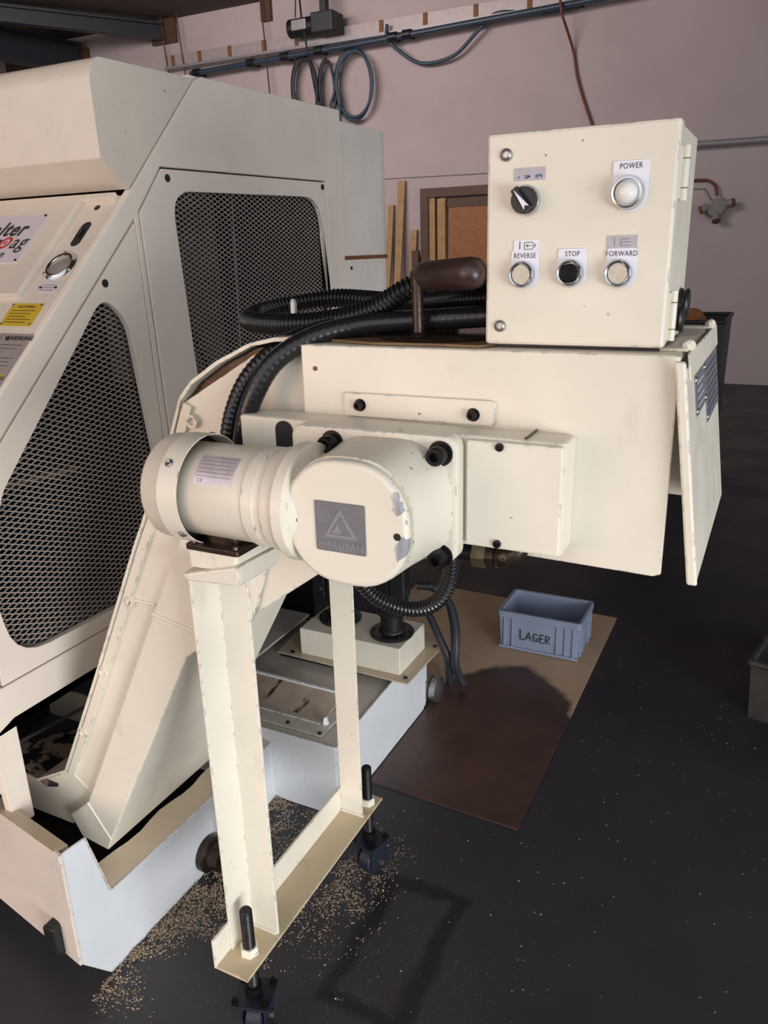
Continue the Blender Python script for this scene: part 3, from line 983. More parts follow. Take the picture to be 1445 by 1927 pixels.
# raised weld seams across the incline
def seam(a, b2, y, w=0.004):
    MB().tube([Vector((a[0], y, a[1])), Vector((b2[0], y, b2[1]))], w, 8).build('weld_seam', 'cream_plain', cv, smooth=50)


seam((-1.000, 0.862), (-0.897, 0.842), 1.0)
seam((-1.272, 0.343), (-1.216, 0.262), 1.0, 0.003)
seam((-1.096, 0.870), (-1.010, 0.870), 1.02)
seam((-1.335, 0.395), (-1.27, 0.35), 1.02, 0.003)
# cover plate over the top, lifted at the bend
cover_pts = [(-1.446, 0.337), (-1.337, 0.397), (-1.197, 0.662), (-1.034, 0.982), (-0.914, 1.202), (-0.885, 1.270), (-0.858, 1.299), (-0.80, 1.334), (-0.735, 1.363), (-0.690, 1.372), (-0.640, 1.374)]
off = []
for i, p in enumerate(cover_pts):
    a = Vector(cover_pts[max(i - 1, 0)])
    b2 = Vector(cover_pts[min(i + 1, len(cover_pts) - 1)])
    d = (b2 - a).normalized()
    off.append((p[0] - d.y * 0.006, p[1] + d.x * 0.006))
MB().prism('Y', cover_pts + off[::-1], 1.010, 1.352).build('top_cover', 'cream', cv, smooth=30)
fl = [(-1.335, 0.395), (-1.195, 0.660), (-1.032, 0.980), (-0.912, 1.200), (-0.882, 1.268)]
fo = [(x + 0.016, z - 0.008) for x, z in fl]
MB().prism('Y', fl + fo[::-1], 1.012, 1.020).build('cover_flange', 'cream', cv)
for (x, z) in ((-0.868, 1.236), (-1.072, 0.868), (-1.172, 0.690), (-1.262, 0.520)):
    MB().lathe((x, 1.020, z), (0, -1, 0), [(0, 0.013), (0.010, 0.013), (0.010, 0.0075), (0.002, 0.007), (0.002, 0)], 6).build('cover_nut', 'cream', cv, bevel=0.001)
MB().prism('Y', [(-0.888, 1.262), (-0.856, 1.295), (-0.80, 1.330), (-0.735, 1.359), (-0.66, 1.369), (-0.66, 1.30), (-0.86, 1.22)], 1.028, 1.334).build('gap_shade_filler', 'oily', cv)  # dark filler added under the cover to make its gap look shaded
# discharge head: near and far plates, top, sloping bottom
hp = [(-0.637, 1.370), (-0.105, 1.370), (-0.105, 1.088), (-0.115, 1.084), (-0.50, 1.092), (-0.637, 1.03)]
MB().prism('Y', hp, 1.0, 1.006).build('head_side_plate', 'cream', cv, bevel=0.002)
MB().prism('Y', hp, 1.379, 1.385).build('head_side_plate', 'cream', cv, bevel=0.002)
MB().box(-0.637, -0.105, 1.002, 1.384, 1.362, 1.371).build('head_top_plate', 'cream', cv, bevel=0.003)
MB().box(-0.50, -0.42, 1.006, 1.379, 1.092, 1.35).build('head_inner_wall', 'cream', cv)
MB().cyl((-0.28, 1.008, 1.24), (-0.28, 1.378, 1.24), 0.05, 20).build('head_sprocket_shaft', 'oily', cv, smooth=40)
MB().cyl((-0.613, 0.9985, 1.336), (-0.613, 1.001, 1.336), 0.0035, 10).build('paint_drip', 'rust', cv)
# bracket plate with two screws
bk = MB().prism('Y', rrect(-0.448, 1.287, 0.232, 0.034, 0.006, 3), 0.994, 1.0).build('bracket_plate', 'cream', cv, bevel=0.0015)
for x, z in ((-0.537, 1.287), (-0.363, 1.284)):
    socket_bolt(bk, (x, 0.994, z), (0, -1, 0), 0.0068, 0.010, washer=True)
# chain guard
gd = MB().prism('Y', [(-0.720, 1.172), (-0.720, 1.2705), (-0.223, 1.266), (-0.224, 1.112), (-0.60, 1.112)], 0.947, 1.0).build('chain_guard', 'cream', cv, bevel=0.005)
MB().prism('Y', rrect(-0.640, 1.240, 0.030, 0.052, 0.014, 6), 0.9455, 0.949).build('guard_slot', 'dark', gd)
MB().box(-0.277, -0.2745, 0.9475, 1.0, 1.2672, 1.2695).build('guard_seam', 'oily', gd)
gc = MB().prism('Y', rrect(-0.288, 1.190, 0.128, 0.146, 0.004, 3), 0.937, 0.947).build('guard_cover', 'cream', cv, bevel=0.003)
for x, z in ((-0.306, 1.257), (-0.307, 1.125)):
    socket_bolt(gc, (x, 0.937, z), (0, -1, 0), 0.0055, 0.004, washer=False)
# pipe stub and elbow below the guard
pf = MB().cyl((-0.42, 0.985, 1.090), (-0.352, 0.985, 1.088), 0.016, 20).build('drain_pipe', 'bolt', cv, smooth=40)
MB().lathe((-0.356, 0.985, 1.088), (1, 0, 0), [(0, 0.021), (0.020, 0.021)], 6).build('hex_nut', 'brass', pf, bevel=0.001)
MB().lathe((-0.336, 0.985, 1.088), (1, 0, 0), [(0, 0.018), (0.012, 0.019), (0.012, 0.016), (0.018, 0.018)], 20).build('pipe_collar', 'oily', pf, smooth=40)
MB().tube(catmull([(-0.320, 0.985, 1.088), (-0.306, 0.986, 1.090), (-0.296, 0.990, 1.098), (-0.292, 0.995, 1.112)], 6), 0.016, 16).build('pipe_elbow', 'oily', pf, smooth=50)
socket_bolt(pf, (-0.309, 0.972, 1.092), (0, -1, 0), 0.005, 0.004, 'brass', washer=True)


# hinged discharge flap (swings out at the bottom)
def fx(z):
    return -0.104 + 0.1367 * (1.366 - z)


def flapbox(y0, y1, z0, z1, t0, t1):
    return MB().hexa([(fx(z0) + t0, y0, z0), (fx(z0) + t0, y1, z0), (fx(z1) + t0, y1, z1), (fx(z1) + t0, y0, z1)],
                     [(fx(z0) + t1, y0, z0), (fx(z0) + t1, y1, z0), (fx(z1) + t1, y1, z1), (fx(z1) + t1, y0, z1)])


fp = flapbox(0.985, 1.392, 1.088, 1.355, 0.0, 0.006).build('discharge_flap', 'cream', cv, bevel=0.002)
flapbox(0.983, 0.990, 1.086, 1.366, -0.006, 0.007).build('flap_edge_flange', 'cream', fp, bevel=0.003)
flapbox(1.388, 1.395, 1.088, 1.355, -0.006, 0.006).build('flap_edge_flange', 'cream', fp, bevel=0.003)
flapbox(1.012, 1.392, 1.340, 1.372, 0.006, 0.009).build('hinge_leaf', 'cream', fp, bevel=0.001)
for y in (1.045, 1.330):
    MB().box(-0.140, -0.100, y - 0.012, y + 0.012, 1.371, 1.375).build('hinge_strap', 'cream', fp, bevel=0.001)
    MB().lathe((-0.103, y, 1.376), (0.5, -0.5, 0.3), [(0, 0.007), (0.008, 0.007), (0.011, 0.004)], 16).build('hinge_pin', 'cream_plain', fp, smooth=40)
d1 = flapbox(1.068, 1.188, 1.285, 1.337, 0.006, 0.0075).build('data_plate', 'plate_grey', fp)
d2 = flapbox(1.194, 1.385, 1.252, 1.337, 0.006, 0.0075).build('data_plate', 'plate_grey', fp)
for (y, z) in ((1.074, 1.331), (1.182, 1.333), (1.074, 1.291), (1.182, 1.291), (1.20, 1.26)):
    MB().lathe((fx(z) + 0.0075, y, z), (1, 0, 0.1367), [(0, 0.005), (0.0025, 0.0035)], 12).build('rivet', 'steel', fp, smooth=60)
for k in range(7):
    z = 1.327 - 0.010 * k
    flapbox(1.205, 1.375 - 0.012 * (k % 3), z - 0.0018, z, 0.0075, 0.0078).build('print_line', 'ink', d2)
for k in range(4):
    z = 1.325 - 0.010 * k
    flapbox(1.09, 1.165 - 0.012 * (k % 2), z - 0.0018, z, 0.0075, 0.0078).build('print_line', 'legend', d1)

# leg frame
XLg = -0.826
lf = MB().box(XLg, XLg + 0.072, 0.868, 1.435, 0.204, 0.210).build('leg_base_ledge', 'bar_top', cv, bevel=0.001)
MB().box(XLg - 0.006, XLg, 0.868, 1.400, 0.204, 0.272).build('leg_base_flange', 'cream', cv, bevel=0.001)
MB().prism('Z', [(XLg, 0.912), (XLg, 0.986), (XLg + 0.066, 0.986), (XLg + 0.066, 0.980), (XLg + 0.006, 0.980), (XLg + 0.006, 0.912)], 0.210, 1.005).build('leg', 'cream', cv, bevel=0.0015)
MB().prism('Z', [(XLg, 1.425), (XLg, 1.354), (XLg + 0.058, 1.354), (XLg + 0.058, 1.360), (XLg + 0.006, 1.360), (XLg + 0.006, 1.425)], 0.210, 0.90).build('leg', 'cream', cv, bevel=0.0015)
MB().hexa([(XLg + 0.062, 0.984, 0.90), (XLg + 0.062, 0.984, 1.0), (XLg + 0.10, 0.992, 1.0), (XLg + 0.066, 0.99, 0.90)],
          [(XLg + 0.062, 0.990, 0.90), (XLg + 0.062, 0.990, 1.0), (XLg + 0.10, 0.998, 1.0), (XLg + 0.066, 0.996, 0.90)]).build('leg_gusset', 'cream', cv)
seam((XLg + 0.002, 0.212), (XLg + 0.062, 0.212), 0.979, 0.0035)
seam((XLg + 0.002, 0.212), (XLg + 0.062, 0.212), 1.353, 0.0035)


def caster(x, y, yaw):
    st = MB().lathe((x, y, 0.110), (0, 0, 1), [(0, 0.017), (0.020, 0.017), (0.020, 0.0125)] + [(0.020 + 0.0025 * k, 0.0125 if k % 2 else 0.0112) for k in range(1, 74)] + [(0.206, 0.010)], 14).build('levelling_screw', 'bolt', cv, smooth=50)
    MB().lathe((x, y, 0.210), (0, 0, 1), [(0, 0.0185), (0.016, 0.0185), (0.018, 0.017)], 6, 0.4).build('hex_nut', 'cream', st, bevel=0.001)
    rot = Matrix.Translation((x, y, 0)) @ Matrix.Rotation(yaw, 4, 'Z')

    def tr_(mb):
        mb.v = [tuple(rot @ Vector(p)) for p in mb.v]
        return mb
    tr_(MB().box(-0.040, 0.040, -0.036, 0.036, 0.100, 0.106)).build('caster_plate', 'rubber', st, bevel=0.001)
    for sx in (-1, 1):
        for sy in (-1, 1):
            tr_(MB().lathe((sx * 0.031, sy * 0.027, 0.106), (0, 0, 1), [(0, 0.007), (0.006, 0.007), (0.006, 0.004), (0.012, 0.004)], 6)).build('plate_bolt', 'bolt', st)
    tr_(MB().box(-0.026, -0.022, -0.020, 0.030, 0.030, 0.100)).build('caster_fork', 'rubber', st, bevel=0.001)
    tr_(MB().box(0.022, 0.026, -0.020, 0.030, 0.030, 0.100)).build('caster_fork', 'rubber', st, bevel=0.001)
    tr_(MB().lathe((-0.018, 0.012, 0.038), (1, 0, 0), [(0, 0.034), (0.003, 0.038), (0.033, 0.038), (0.036, 0.034)], 28)).build('caster_wheel', 'rubber', st, smooth=40)
    tr_(MB().cyl((-0.032, 0.012, 0.038), (0.032, 0.012, 0.038), 0.006, 10)).build('wheel_axle', 'steel', st)


caster(-0.787, 0.922, 0.3)
caster(-0.778, 1.402, -0.25)

# ------------------------------------------------------------------ gear motor bolted to the head
gm = thing('gear_motor', 'cream gear motor with rounded gearbox lid and grey maker badge', 'motor', (-0.6, 0.88, 1.08))
MB().prism('Y', rrect(-0.483, 1.182, 0.252, 0.176, 0.018, 5), 0.917, 0.947).build('mounting_flange', 'cream', gm, bevel=0.005)
for x, z in ((-0.541, 1.249), (-0.379, 1.247), (-0.379, 1.104)):
    socket_bolt(gm, (x, 0.917, z), (0, -1, 0), 0.0125, 0.024)
# gearbox: rounded-rectangle loft, widening to the flange
levels = [(0.917, 0.196, 0.172, 0.070), (0.900, 0.188, 0.170, 0.070), (0.870, 0.182, 0.168, 0.072), (0.8165, 0.176, 0.167, 0.074)]
vs, fs = [], []
for (y, w_, h_, r_) in levels:
    vs += [(p[0], y, p[1]) for p in rrect(-0.461, 1.176, w_, h_, r_, 8)]
n = 36
for k in range(len(levels) - 1):
    for i in range(n):
        j = (i + 1) % n
        fs.append((k * n + i, k * n + j, (k + 1) * n + j, (k + 1) * n + i))
fs += [tuple(range(n)), tuple(range((len(levels) - 1) * n, len(levels) * n))]
MB().add(vs, fs).build('gearbox_body', 'cream', gm, smooth=40)
lid = MB().prism('Y', rrect(-0.461, 1.1755, 0.173, 0.165, 0.074, 8), 0.800, 0.815).build('gearbox_lid', 'cream_gear', gm, bevel=0.006, smooth=40, seg=3)
for x, z in ((-0.535, 1.174), (-0.388, 1.170)):
    MB().cyl((x, 0.7992, z), (x, 0.802, z), 0.0048, 14).build('screw_hole', 'dark', lid)
bd = MB().prism('Y', rrect(-0.4665, 1.1715, 0.071, 0.066, 0.002, 2), 0.7982, 0.800).build('maker_badge', 'badge', gm, label='square grey metal maker badge')
ins = [(-0.490, 1.158), (-0.441, 1.158), (-0.4655, 1.197)]
tri_o, tri_i = ins, [(-0.4815, 1.1625), (-0.4495, 1.1625), (-0.4655, 1.1875)]
for i in range(3):
    j = (i + 1) % 3
    q = [tri_o[i], tri_o[j], tri_i[j], tri_i[i]]
    MB().prism('Y', q, 0.7975, 0.7984).build('badge_triangle', 'badge_relief', bd)
MB().prism('Y', [(-0.478, 1.164), (-0.463, 1.164), (-0.4705, 1.1765)], 0.7975, 0.7984).build('badge_peak', 'badge_relief', bd)
lettering('badge_lettering', 'HAKUSAN', 0.0135, face_mY(-0.4660, 0.7979, 1.1475), 'badge_relief', bd, 0.0004, sx=0.95, bold=0.0003)
# motor, axis along X
MY, MZ = 0.862, 1.178


def mlathe(x0, prof, seg=56):
    return MB().lathe((x0, MY, MZ), (1, 0, 0), prof, seg)


mlathe(-0.562, [(0, 0.072), (0.003, 0.081), (0.018, 0.081), (0.021, 0.070), (0.046, 0.052), (0.056, 0.050)]).build('motor_adapter', 'cream', gm, smooth=35)
body = mlathe(-0.742, [(0, 0.064), (0.005, 0.0675), (0.128, 0.0675), (0.129, 0.0705), (0.146, 0.0705), (0.147, 0.069), (0.158, 0.069), (0.159, 0.072), (0.170, 0.074), (0.180, 0.072), (0.1815, 0.066)]).build('motor_body', 'cream', gm, smooth=35)
cw = mlathe(-0.790, [(0, 0.0), (0.0, 0.062), (0.006, 0.072), (0.014, 0.077), (0.040, 0.0785), (0.042, 0.0800), (0.0765, 0.0800), (0.0765, 0.0785), (0.040, 0.0770)]).build('fan_cowl', 'cream', gm, smooth=35)
for (x, ang, rr) in ((-0.734, 140, 0.0800), (-0.722, 218, 0.0800), (-0.737, 60, 0.0800)):
    a = math.radians(ang)
    d = Vector((0, math.cos(a), math.sin(a)))
    MB().lathe(Vector((x, MY, MZ)) + d * rr, d, [(0, 0.0062), (0.0015, 0.0062), (0.0035, 0.004), (0.003, 0.0018), (0.002, 0.0)], 14).build('cowl_screw', 'steel', cw, smooth=40)


MB().lathe((-0.7445, MY, MZ), (1, 0, 0), [(0, 0.060), (0, 0.0765), (0.004, 0.0765), (0.004, 0.060)], 48).build('cowl_shade_ring', 'dark', cw)  # dark ring added in the cowl gap in place of its shade


def oncyl(r):
    def f(p):
        a = math.radians(137) + p.y / 0.0675
        return Vector((-0.664 + p.x, MY + math.cos(a) * (r + p.z), MZ + math.sin(a) * (r + p.z)))
    return f


vs, fs = [], []
NW, NH = 2, 12
oc = oncyl(0.0675)
for z in (0.0, 0.0008):
    for i in range(NW + 1):
        for j in range(NH + 1):
            y = 0.022 - 0.044 * j / NH
            vs.append(oc(Vector((-0.032 + 0.064 * i / NW, y, z))))
T = (NW + 1) * (NH + 1)
for i in range(NW):
    for j in range(NH):
        a = i * (NH + 1) + j
        fs.append((a, a + 1, a + NH + 2, a + NH + 1))
        fs.append((T + a, T + a + NH + 1, T + a + NH + 2, T + a + 1))
rim = [i * (NH + 1) for i in range(NW + 1)] + [NW * (NH + 1) + j for j in range(1, NH + 1)] + [i * (NH + 1) + NH for i in range(NW - 1, -1, -1)] + [j for j in range(NH - 1, 0, -1)]
for a, b2 in zip(rim, rim[1:] + rim[:1]):
    fs.append((a, b2, T + b2, T + a))
MB().add(vs, fs).build('name_plate', 'nameplate', body, smooth=50, label='pinkish aluminium name plate')
oc2 = oncyl(0.0684)
lettering('name_plate_lettering', 'CE', 0.0075, None, 'ink_grey', body, 0.0002, mapf=lambda p: oc2(Vector((p.x - 0.021, p.y + 0.017, p.z))))
for k in range(6):
    y = 0.0115 - 0.0058 * k
    vs2 = []
    for z in (0.0, 0.0003):
        vs2 += [oc2(Vector((x, yy, z))) for x, yy in ((-0.029, y), (0.029, y), (0.029, y - 0.0006), (-0.029, y - 0.0006))]
    MB().hexa(vs2[:4], vs2[4:]).build('print_line', 'ink_grey', body)
# terminal box under the motor
tb = MB().prism('Z', rrect(-0.690, 0.862, 0.094, 0.094, 0.006, 3), 1.098, 1.106).build('terminal_gasket', 'oily', gm, bevel=0.001)
MB().prism('Z', rrect(-0.690, 0.862, 0.060, 0.060, 0.02, 4), 1.106, 1.118).build('terminal_neck', 'oily', gm, smooth=40)
for sx in (-1, 1):
    for sy in (-1, 1):
        MB().lathe((-0.690 + sx * 0.037, 0.862 + sy * 0.037, 1.106), (0, 0, 1), [(0, 0.0055), (0.004, 0.005), (0.004, 0)], 10).build('gasket_screw', 'oily', tb)
MB().prism('Z', rrect(-0.692, 0.862, 0.088, 0.088, 0.006, 3), 1.070, 1.098).build('terminal_box', 'cream', gm, bevel=0.002)
tl = [(-0.748, 0.812, 1.058), (-0.640, 0.812, 1.086), (-0.640, 0.920, 1.082), (-0.748, 0.920, 1.062)]
bl = [(-0.738, 0.816, 1.046), (-0.646, 0.816, 1.052), (-0.646, 0.916, 1.050), (-0.738, 0.916, 1.048)]
MB().hexa(bl, tl).build('terminal_lid', 'cream', gm, bevel=0.004)

# ------------------------------------------------------------------ control box on the head
cx0, cx1, cy0, cz0, cz1 = -0.357, -0.128, 1.020, 1.376, 1.632
kb = thing('control_box', 'cream control box with push buttons, lamp and selector switch', 'control box', (-0.24, 1.12, 1.371))
MB().box(cx0 + 0.003, cx1 - 0.003, 1.050, 1.215, cz0, cz1 - 0.002).build('box_body', 'cream', kb, bevel=0.003)
cd = MB().box(cx0, cx1, cy0, 1.046, cz0, cz1).build('door', 'cream', kb, bevel=0.004)
MB().box(cx0 + 0.006, cx1 - 0.006, 1.046, 1.050, cz0 + 0.003, cz1 - 0.005).build('door_gasket', 'foam', kb)
MB().box(cx0 + 0.004, cx1 - 0.006, 1.032, 1.205, 1.371, cz0).build('foam_gasket', 'foam', kb)
for (x, z) in ((-0.332, 1.607), (-0.336, 1.400)):
    MB().lathe((x, cy0, z), (0, -1, 0), [(0, 0.0078), (0.002, 0.0078), (0.004, 0.0062), (0.0048, 0.0038), (0.003, 0.0036), (0.003, 0)], 24).build('door_screw', 'steel', cd, smooth=40)
for z in (1.575, 1.413):
    hg = MB().cyl((cx1 + 0.004, 1.047, z - 0.030), (cx1 + 0.004, 1.047, z + 0.030), 0.005, 12).build('hinge', 'cream_plain', kb, smooth=40)
    MB().box(cx1 - 0.001, cx1 + 0.002, 1.030, 1.045, z - 0.028, z + 0.028).build('hinge_leaf', 'cream_plain', hg)
    MB().box(cx1 - 0.003, cx1 + 0.001, 1.049, 1.066, z - 0.028, z + 0.028).build('hinge_leaf', 'cream_plain', hg)
    for dz in (-0.016, 0.016):
        MB().cyl((cx1 + 0.004, 1.047, z + dz - 0.0006), (cx1 + 0.004, 1.047, z + dz + 0.0006), 0.0053, 12).build('hinge_gap', 'rust', hg)
for (y, z, r) in ((1.115, 1.405, 0.020), (1.165, 1.420, 0.020)):
    MB().lathe((cx1 - 0.004, y, z), (1, 0, 0), [(0, r), (0.004, r), (0.006, r * 0.86), (0.009, r * 0.86), (0.011, r), (0.014, r * 0.9), (0.015, r * 0.4), (0.015, 0)], 28).build('hole_plug', 'black_plastic', kb, smooth=40)


def legend(x, z, text, w=0.036, up=0.026, r=0.0185, fs_=0.0088):
    pts = [(x + r * math.cos(math.radians(a)), z - 0.003 + r * math.sin(math.radians(a))) for a in range(180, 361, 12)]
    pts += [(x + w / 2, z + up), (x - w / 2, z + up)]
    pts = pts[:-2] + [(x + w / 2, z + up - 0.002), (x + w / 2 - 0.002, z + up), (x - w / 2 + 0.002, z + up), (x - w / 2, z + up - 0.002)]
    p = MB().prism('Y', pts, cy0 - 0.0022, cy0).build('legend_plate', 'legend', kb, bevel=0.0006)
    lettering('legend_lettering', text, fs_, face_mY(x, cy0 - 0.0024, z + up - 0.0065), 'ink', p, 0.0002, sx=0.80)
    return p


def pushbutton(x, z, capmat, label):
    o = MB().lathe((x, cy0 - 0.002, z), (0, -1, 0), [(0, 0.0165), (0.004, 0.0170), (0.006, 0.0165), (0.010, 0.0158), (0.0115, 0.0145), (0.0105, 0.0125), (0.006, 0.0120), (0.006, 0.0)], 40).build('push_button', 'chrome', kb, smooth=30, label=label)
    prof = [(0, 0.0115), (0.0035, 0.0115)]
    for k in range(5):
        r = 0.0105 - 0.002 * k
        prof += [(0.0042, r), (0.0030, r - 0.0008), (0.0042, r - 0.0016)]
    prof += [(0.0038, 0.0)]
    MB().lathe((x, cy0 - 0.008, z), (0, -1, 0), prof, 36).build('button_cap', capmat, o, smooth=25)
    return o


legend(-0.3045, 1.468, 'REVERSE')
legend(-0.2440, 1.469, 'STOP')
legend(-0.1845, 1.468, 'FORWARD')
legend(-0.1800, 1.557, 'POWER', 0.042, 0.034, 0.0205)
pushbutton(-0.3065, 1.465, 'button', 'push button with ivory ringed cap under the word REVERSE')
pushbutton(-0.2450, 1.466, 'black_plastic', 'push button with black ringed cap under the word STOP')
pushbutton(-0.1865, 1.465, 'button', 'push button with ivory ringed cap under the word FORWARD')
pl = MB().lathe((-0.1815, cy0 - 0.002, 1.5555), (0, -1, 0), [(0, 0.0190), (0.004, 0.0195), (0.007, 0.0188), (0.012, 0.0172), (0.0125, 0.0150), (0.008, 0.0140), (0.008, 0.0)], 44).build('pilot_lamp', 'chrome', kb, smooth=30)
MB().lathe((-0.1815, cy0 - 0.009, 1.5555), (0, -1, 0), [(0, 0.0132), (0.006, 0.0130), (0.010, 0.0115), (0.0135, 0.008), (0.0150, 0.004), (0.0154, 0.0)], 36).build('lamp_dome', 'lamp', pl, smooth=50)
sw = MB().lathe((-0.3045, cy0, 1.553), (0, -1, 0), [(0, 0.0180), (0.007, 0.0178), (0.009, 0.0165)], 40).build('selector_switch', 'chrome', kb, smooth=30)
MB().lathe((-0.3045, cy0 - 0.008, 1.553), (0, -1, 0), [(0, 0.0163), (0.008, 0.0158), (0.010, 0.0145), (0.010, 0)], 40).build('selector_knob', 'black_plastic', sw, smooth=30)
ang = math.radians(129)
ux, uz = math.cos(ang), math.sin(ang)


def kn(a, b2, y):
    return (-0.3045 + ux * a - uz * b2, y, 1.553 + uz * a + ux * b2)


MB().hexa([kn(-0.015, -0.0055, cy0 - 0.016), kn(0.0175, -0.0055, cy0 - 0.016), kn(0.0175, 0.0055, cy0 - 0.016), kn(-0.015, 0.0055, cy0 - 0.016)],
          [kn(-0.013, -0.0042, cy0 - 0.026), kn(0.0165, -0.0042, cy0 - 0.026), kn(0.0165, 0.0042, cy0 - 0.026), kn(-0.013, 0.0042, cy0 - 0.026)]).build('selector_grip', 'black_plastic', sw, bevel=0.0012)
av = [kn(0.0150, 0.0, cy0 - 0.0262), kn(-0.012, -0.0038, cy0 - 0.0262), kn(-0.008, 0.0, cy0 - 0.0262), kn(-0.012, 0.0038, cy0 - 0.0262)]
av2 = [(p[0], p[1] - 0.0006, p[2]) for p in av]
MB().add(av + av2, [(0, 1, 2), (0, 2, 3), (4, 6, 5), (4, 7, 6), (0, 1, 5, 4), (1, 2, 6, 5), (2, 3, 7, 6), (3, 0, 4, 7)]).build('selector_arrow', 'legend', sw)


def sticker(x, z, w, h, mat):
    return MB().box(x - w / 2, x + w / 2, cy0 - 0.0014, cy0, z - h / 2, z + h / 2).build('symbol_sticker', mat, kb)


def stroke(parent, pts, mat, w=0.0007):
    mb = MB()
    for a, b2 in zip(pts, pts[1:]):
        mb.bar((a[0], cy0 - 0.0015, a[1]), (b2[0], cy0 - 0.0015, b2[1]), w, 0.0005, (0, 1, 0))
    return mb.build('symbol_line', mat, parent)


s1 = sticker(-0.3015, 1.5835, 0.0385, 0.0145, 'sticker')
stroke(s1, [(-0.315, 1.5785), (-0.315, 1.5815)], 'ink_blue', 0.0012)
stroke(s1, [(-0.3075, 1.5815), (-0.301, 1.5810), (-0.304, 1.5790), (-0.3075, 1.5790)], 'ink_blue', 0.0016)
stroke(s1, [(-0.294, 1.5810), (-0.2865, 1.5818), (-0.2865, 1.5785)], 'ink_blue', 0.0016)
stroke(s1, [(-0.294, 1.5790), (-0.290, 1.5795)], 'ink_blue', 0.0012)
s2 = sticker(-0.3030, 1.5000, 0.0330, 0.0135, 'legend')
stroke(s2, [(-0.3115, 1.4955), (-0.3115, 1.5050)], 'ink', 0.0010)
stroke(s2, [(-0.3055, 1.4955), (-0.3055, 1.5035), (-0.2960, 1.5040), (-0.2905, 1.5000), (-0.2960, 1.4955), (-0.3055, 1.4955)], 'ink')
stroke(s2, [(-0.3035, 1.4997), (-0.2925, 1.4999)], 'ink')
stroke(s2, [(-0.3005, 1.5015), (-0.3035, 1.4997), (-0.3005, 1.4978)], 'ink')
s3 = sticker(-0.1850, 1.5010, 0.0350, 0.0150, 'sticker')
stroke(s3, [(-0.1940, 1.4965), (-0.1940, 1.5055)], 'ink_grey')
stroke(s3, [(-0.1760, 1.5045), (-0.1865, 1.5045), (-0.1865, 1.4970), (-0.1760, 1.4970)], 'ink_grey')
stroke(s3, [(-0.1850, 1.5008), (-0.1745, 1.5010)], 'ink_grey')

# ------------------------------------------------------------------ things on top of the head
cs = MB()
vs = [(-0.600, 1.030), (-0.52, 1.008), (-0.42, 1.012), (-0.36, 1.006), (-0.345, 1.03), (-0.350, 1.10), (-0.357, 1.30), (-0.50, 1.34), (-0.61, 1.30)]
cs.prism('Z', vs, 1.372, 1.3755)
tag(cs.build('cardboard_scrap', 'cardboard_scrap'), 'oily brown cardboard scrap lying beside the control box', 'cardboard')

tp = thing('tamper_tool', 'dark steel disc tool with thick wooden grip on the head', 'hand tool', (-0.46, 1.09, 1.376))
MB().lathe((-0.455, 1.115, 1.3758), (0, 0, 1), [(0, 0.098), (0.003, 0.100), (0.0045, 0.098), (0.004, 0.0)], 48).build('disc', 'oily', tp, smooth=40)
MB().tube([Vector((-0.470, 1.055, 1.378)), Vector((-0.471, 1.056, 1.42)), Vector((-0.472, 1.057, 1.455)), Vector((-0.474, 1.060, 1.468))], 0.0085, 14).build('stem', 'oily', tp, smooth=40)
MB().lathe((-0.470, 1.055, 1.378), (0, 0, 1), [(0, 0.013), (0.004, 0.011), (0.008, 0.0085)], 16).build('weld_bead', 'oily', tp, smooth=60)
ga, gb = Vector((-0.482, 1.076, 1.462)), Vector((-0.360, 1.012, 1.468))
gl = (gb - ga).length
MB().lathe(ga, gb - ga, [(0, 0.011), (0.004, 0.015), (0.012, 0.0185), (0.03, 0.0205), (gl - 0.022, 0.0215), (gl - 0.010, 0.0195), (gl - 0.003, 0.013), (gl, 0.005), (gl, 0)], 32).build('grip', 'wood_grip', tp, smooth=50)

eb = thing('lifting_pin', 'short steel pin standing on the conveyor head inside the hose loop', 'pin', (-0.72, 1.12, 1.37))
MB().lathe((-0.722, 1.12, 1.372), (0, 0, 1), [(0, 0.011), (0.004, 0.011), (0.004, 0.0062), (0.050, 0.0062), (0.056, 0.004), (0.056, 0)], 16).build('pin_shaft', 'steel', eb, smooth=40)


def hose(pts, r, label, ribbed, mat='hose', pitch=0.0078, depth=0.13, name='cable_hose', seg=16, group=None):
    step = pitch / 6 if ribbed else 0.01
    P = resample(catmull(pts, 14), step)
    if ribbed:
        rad = lambda s: r * (1 - depth + depth * max(-1, min(1, 1.6 * math.cos(2 * math.pi * s / pitch))))
    else:
        rad = lambda s: r * (1 + 0.012 * math.cos(2 * math.pi * s / 0.011))
        P = resample(catmull(pts, 14), 0.0028)
    o = MB().tube(P, rad, seg).build(name, mat, None, smooth=75)
    return tag(o, label, 'hose', group)


hose([(-0.352, 1.10, 1.408), (-0.42, 1.095, 1.403), (-0.50, 1.085, 1.398), (-0.57, 1.06, 1.393), (-0.625, 1.025, 1.380), (-0.675, 0.992, 1.348), (-0.706, 0.974, 1.300), (-0.726, 0.968, 1.25), (-0.738, 0.966, 1.19), (-0.744, 0.968, 1.12), (-0.75, 0.975, 1.05)], 0.0155,
     'smooth black cable hose curving from the control box down behind the motor', False, group='black hoses at the conveyor head')
hose([(-0.45, 1.165, 1.395), (-0.54, 1.14, 1.395), (-0.63, 1.09, 1.387), (-0.690, 1.045, 1.366), (-0.738, 1.010, 1.320), (-0.764, 0.990, 1.26), (-0.778, 0.984, 1.19), (-0.784, 0.982, 1.12), (-0.79, 0.982, 1.05)], 0.0150,
     'second black hose beside the smooth one, nearer the machine', True, pitch=0.009, depth=0.03, group='black hoses at the conveyor head')
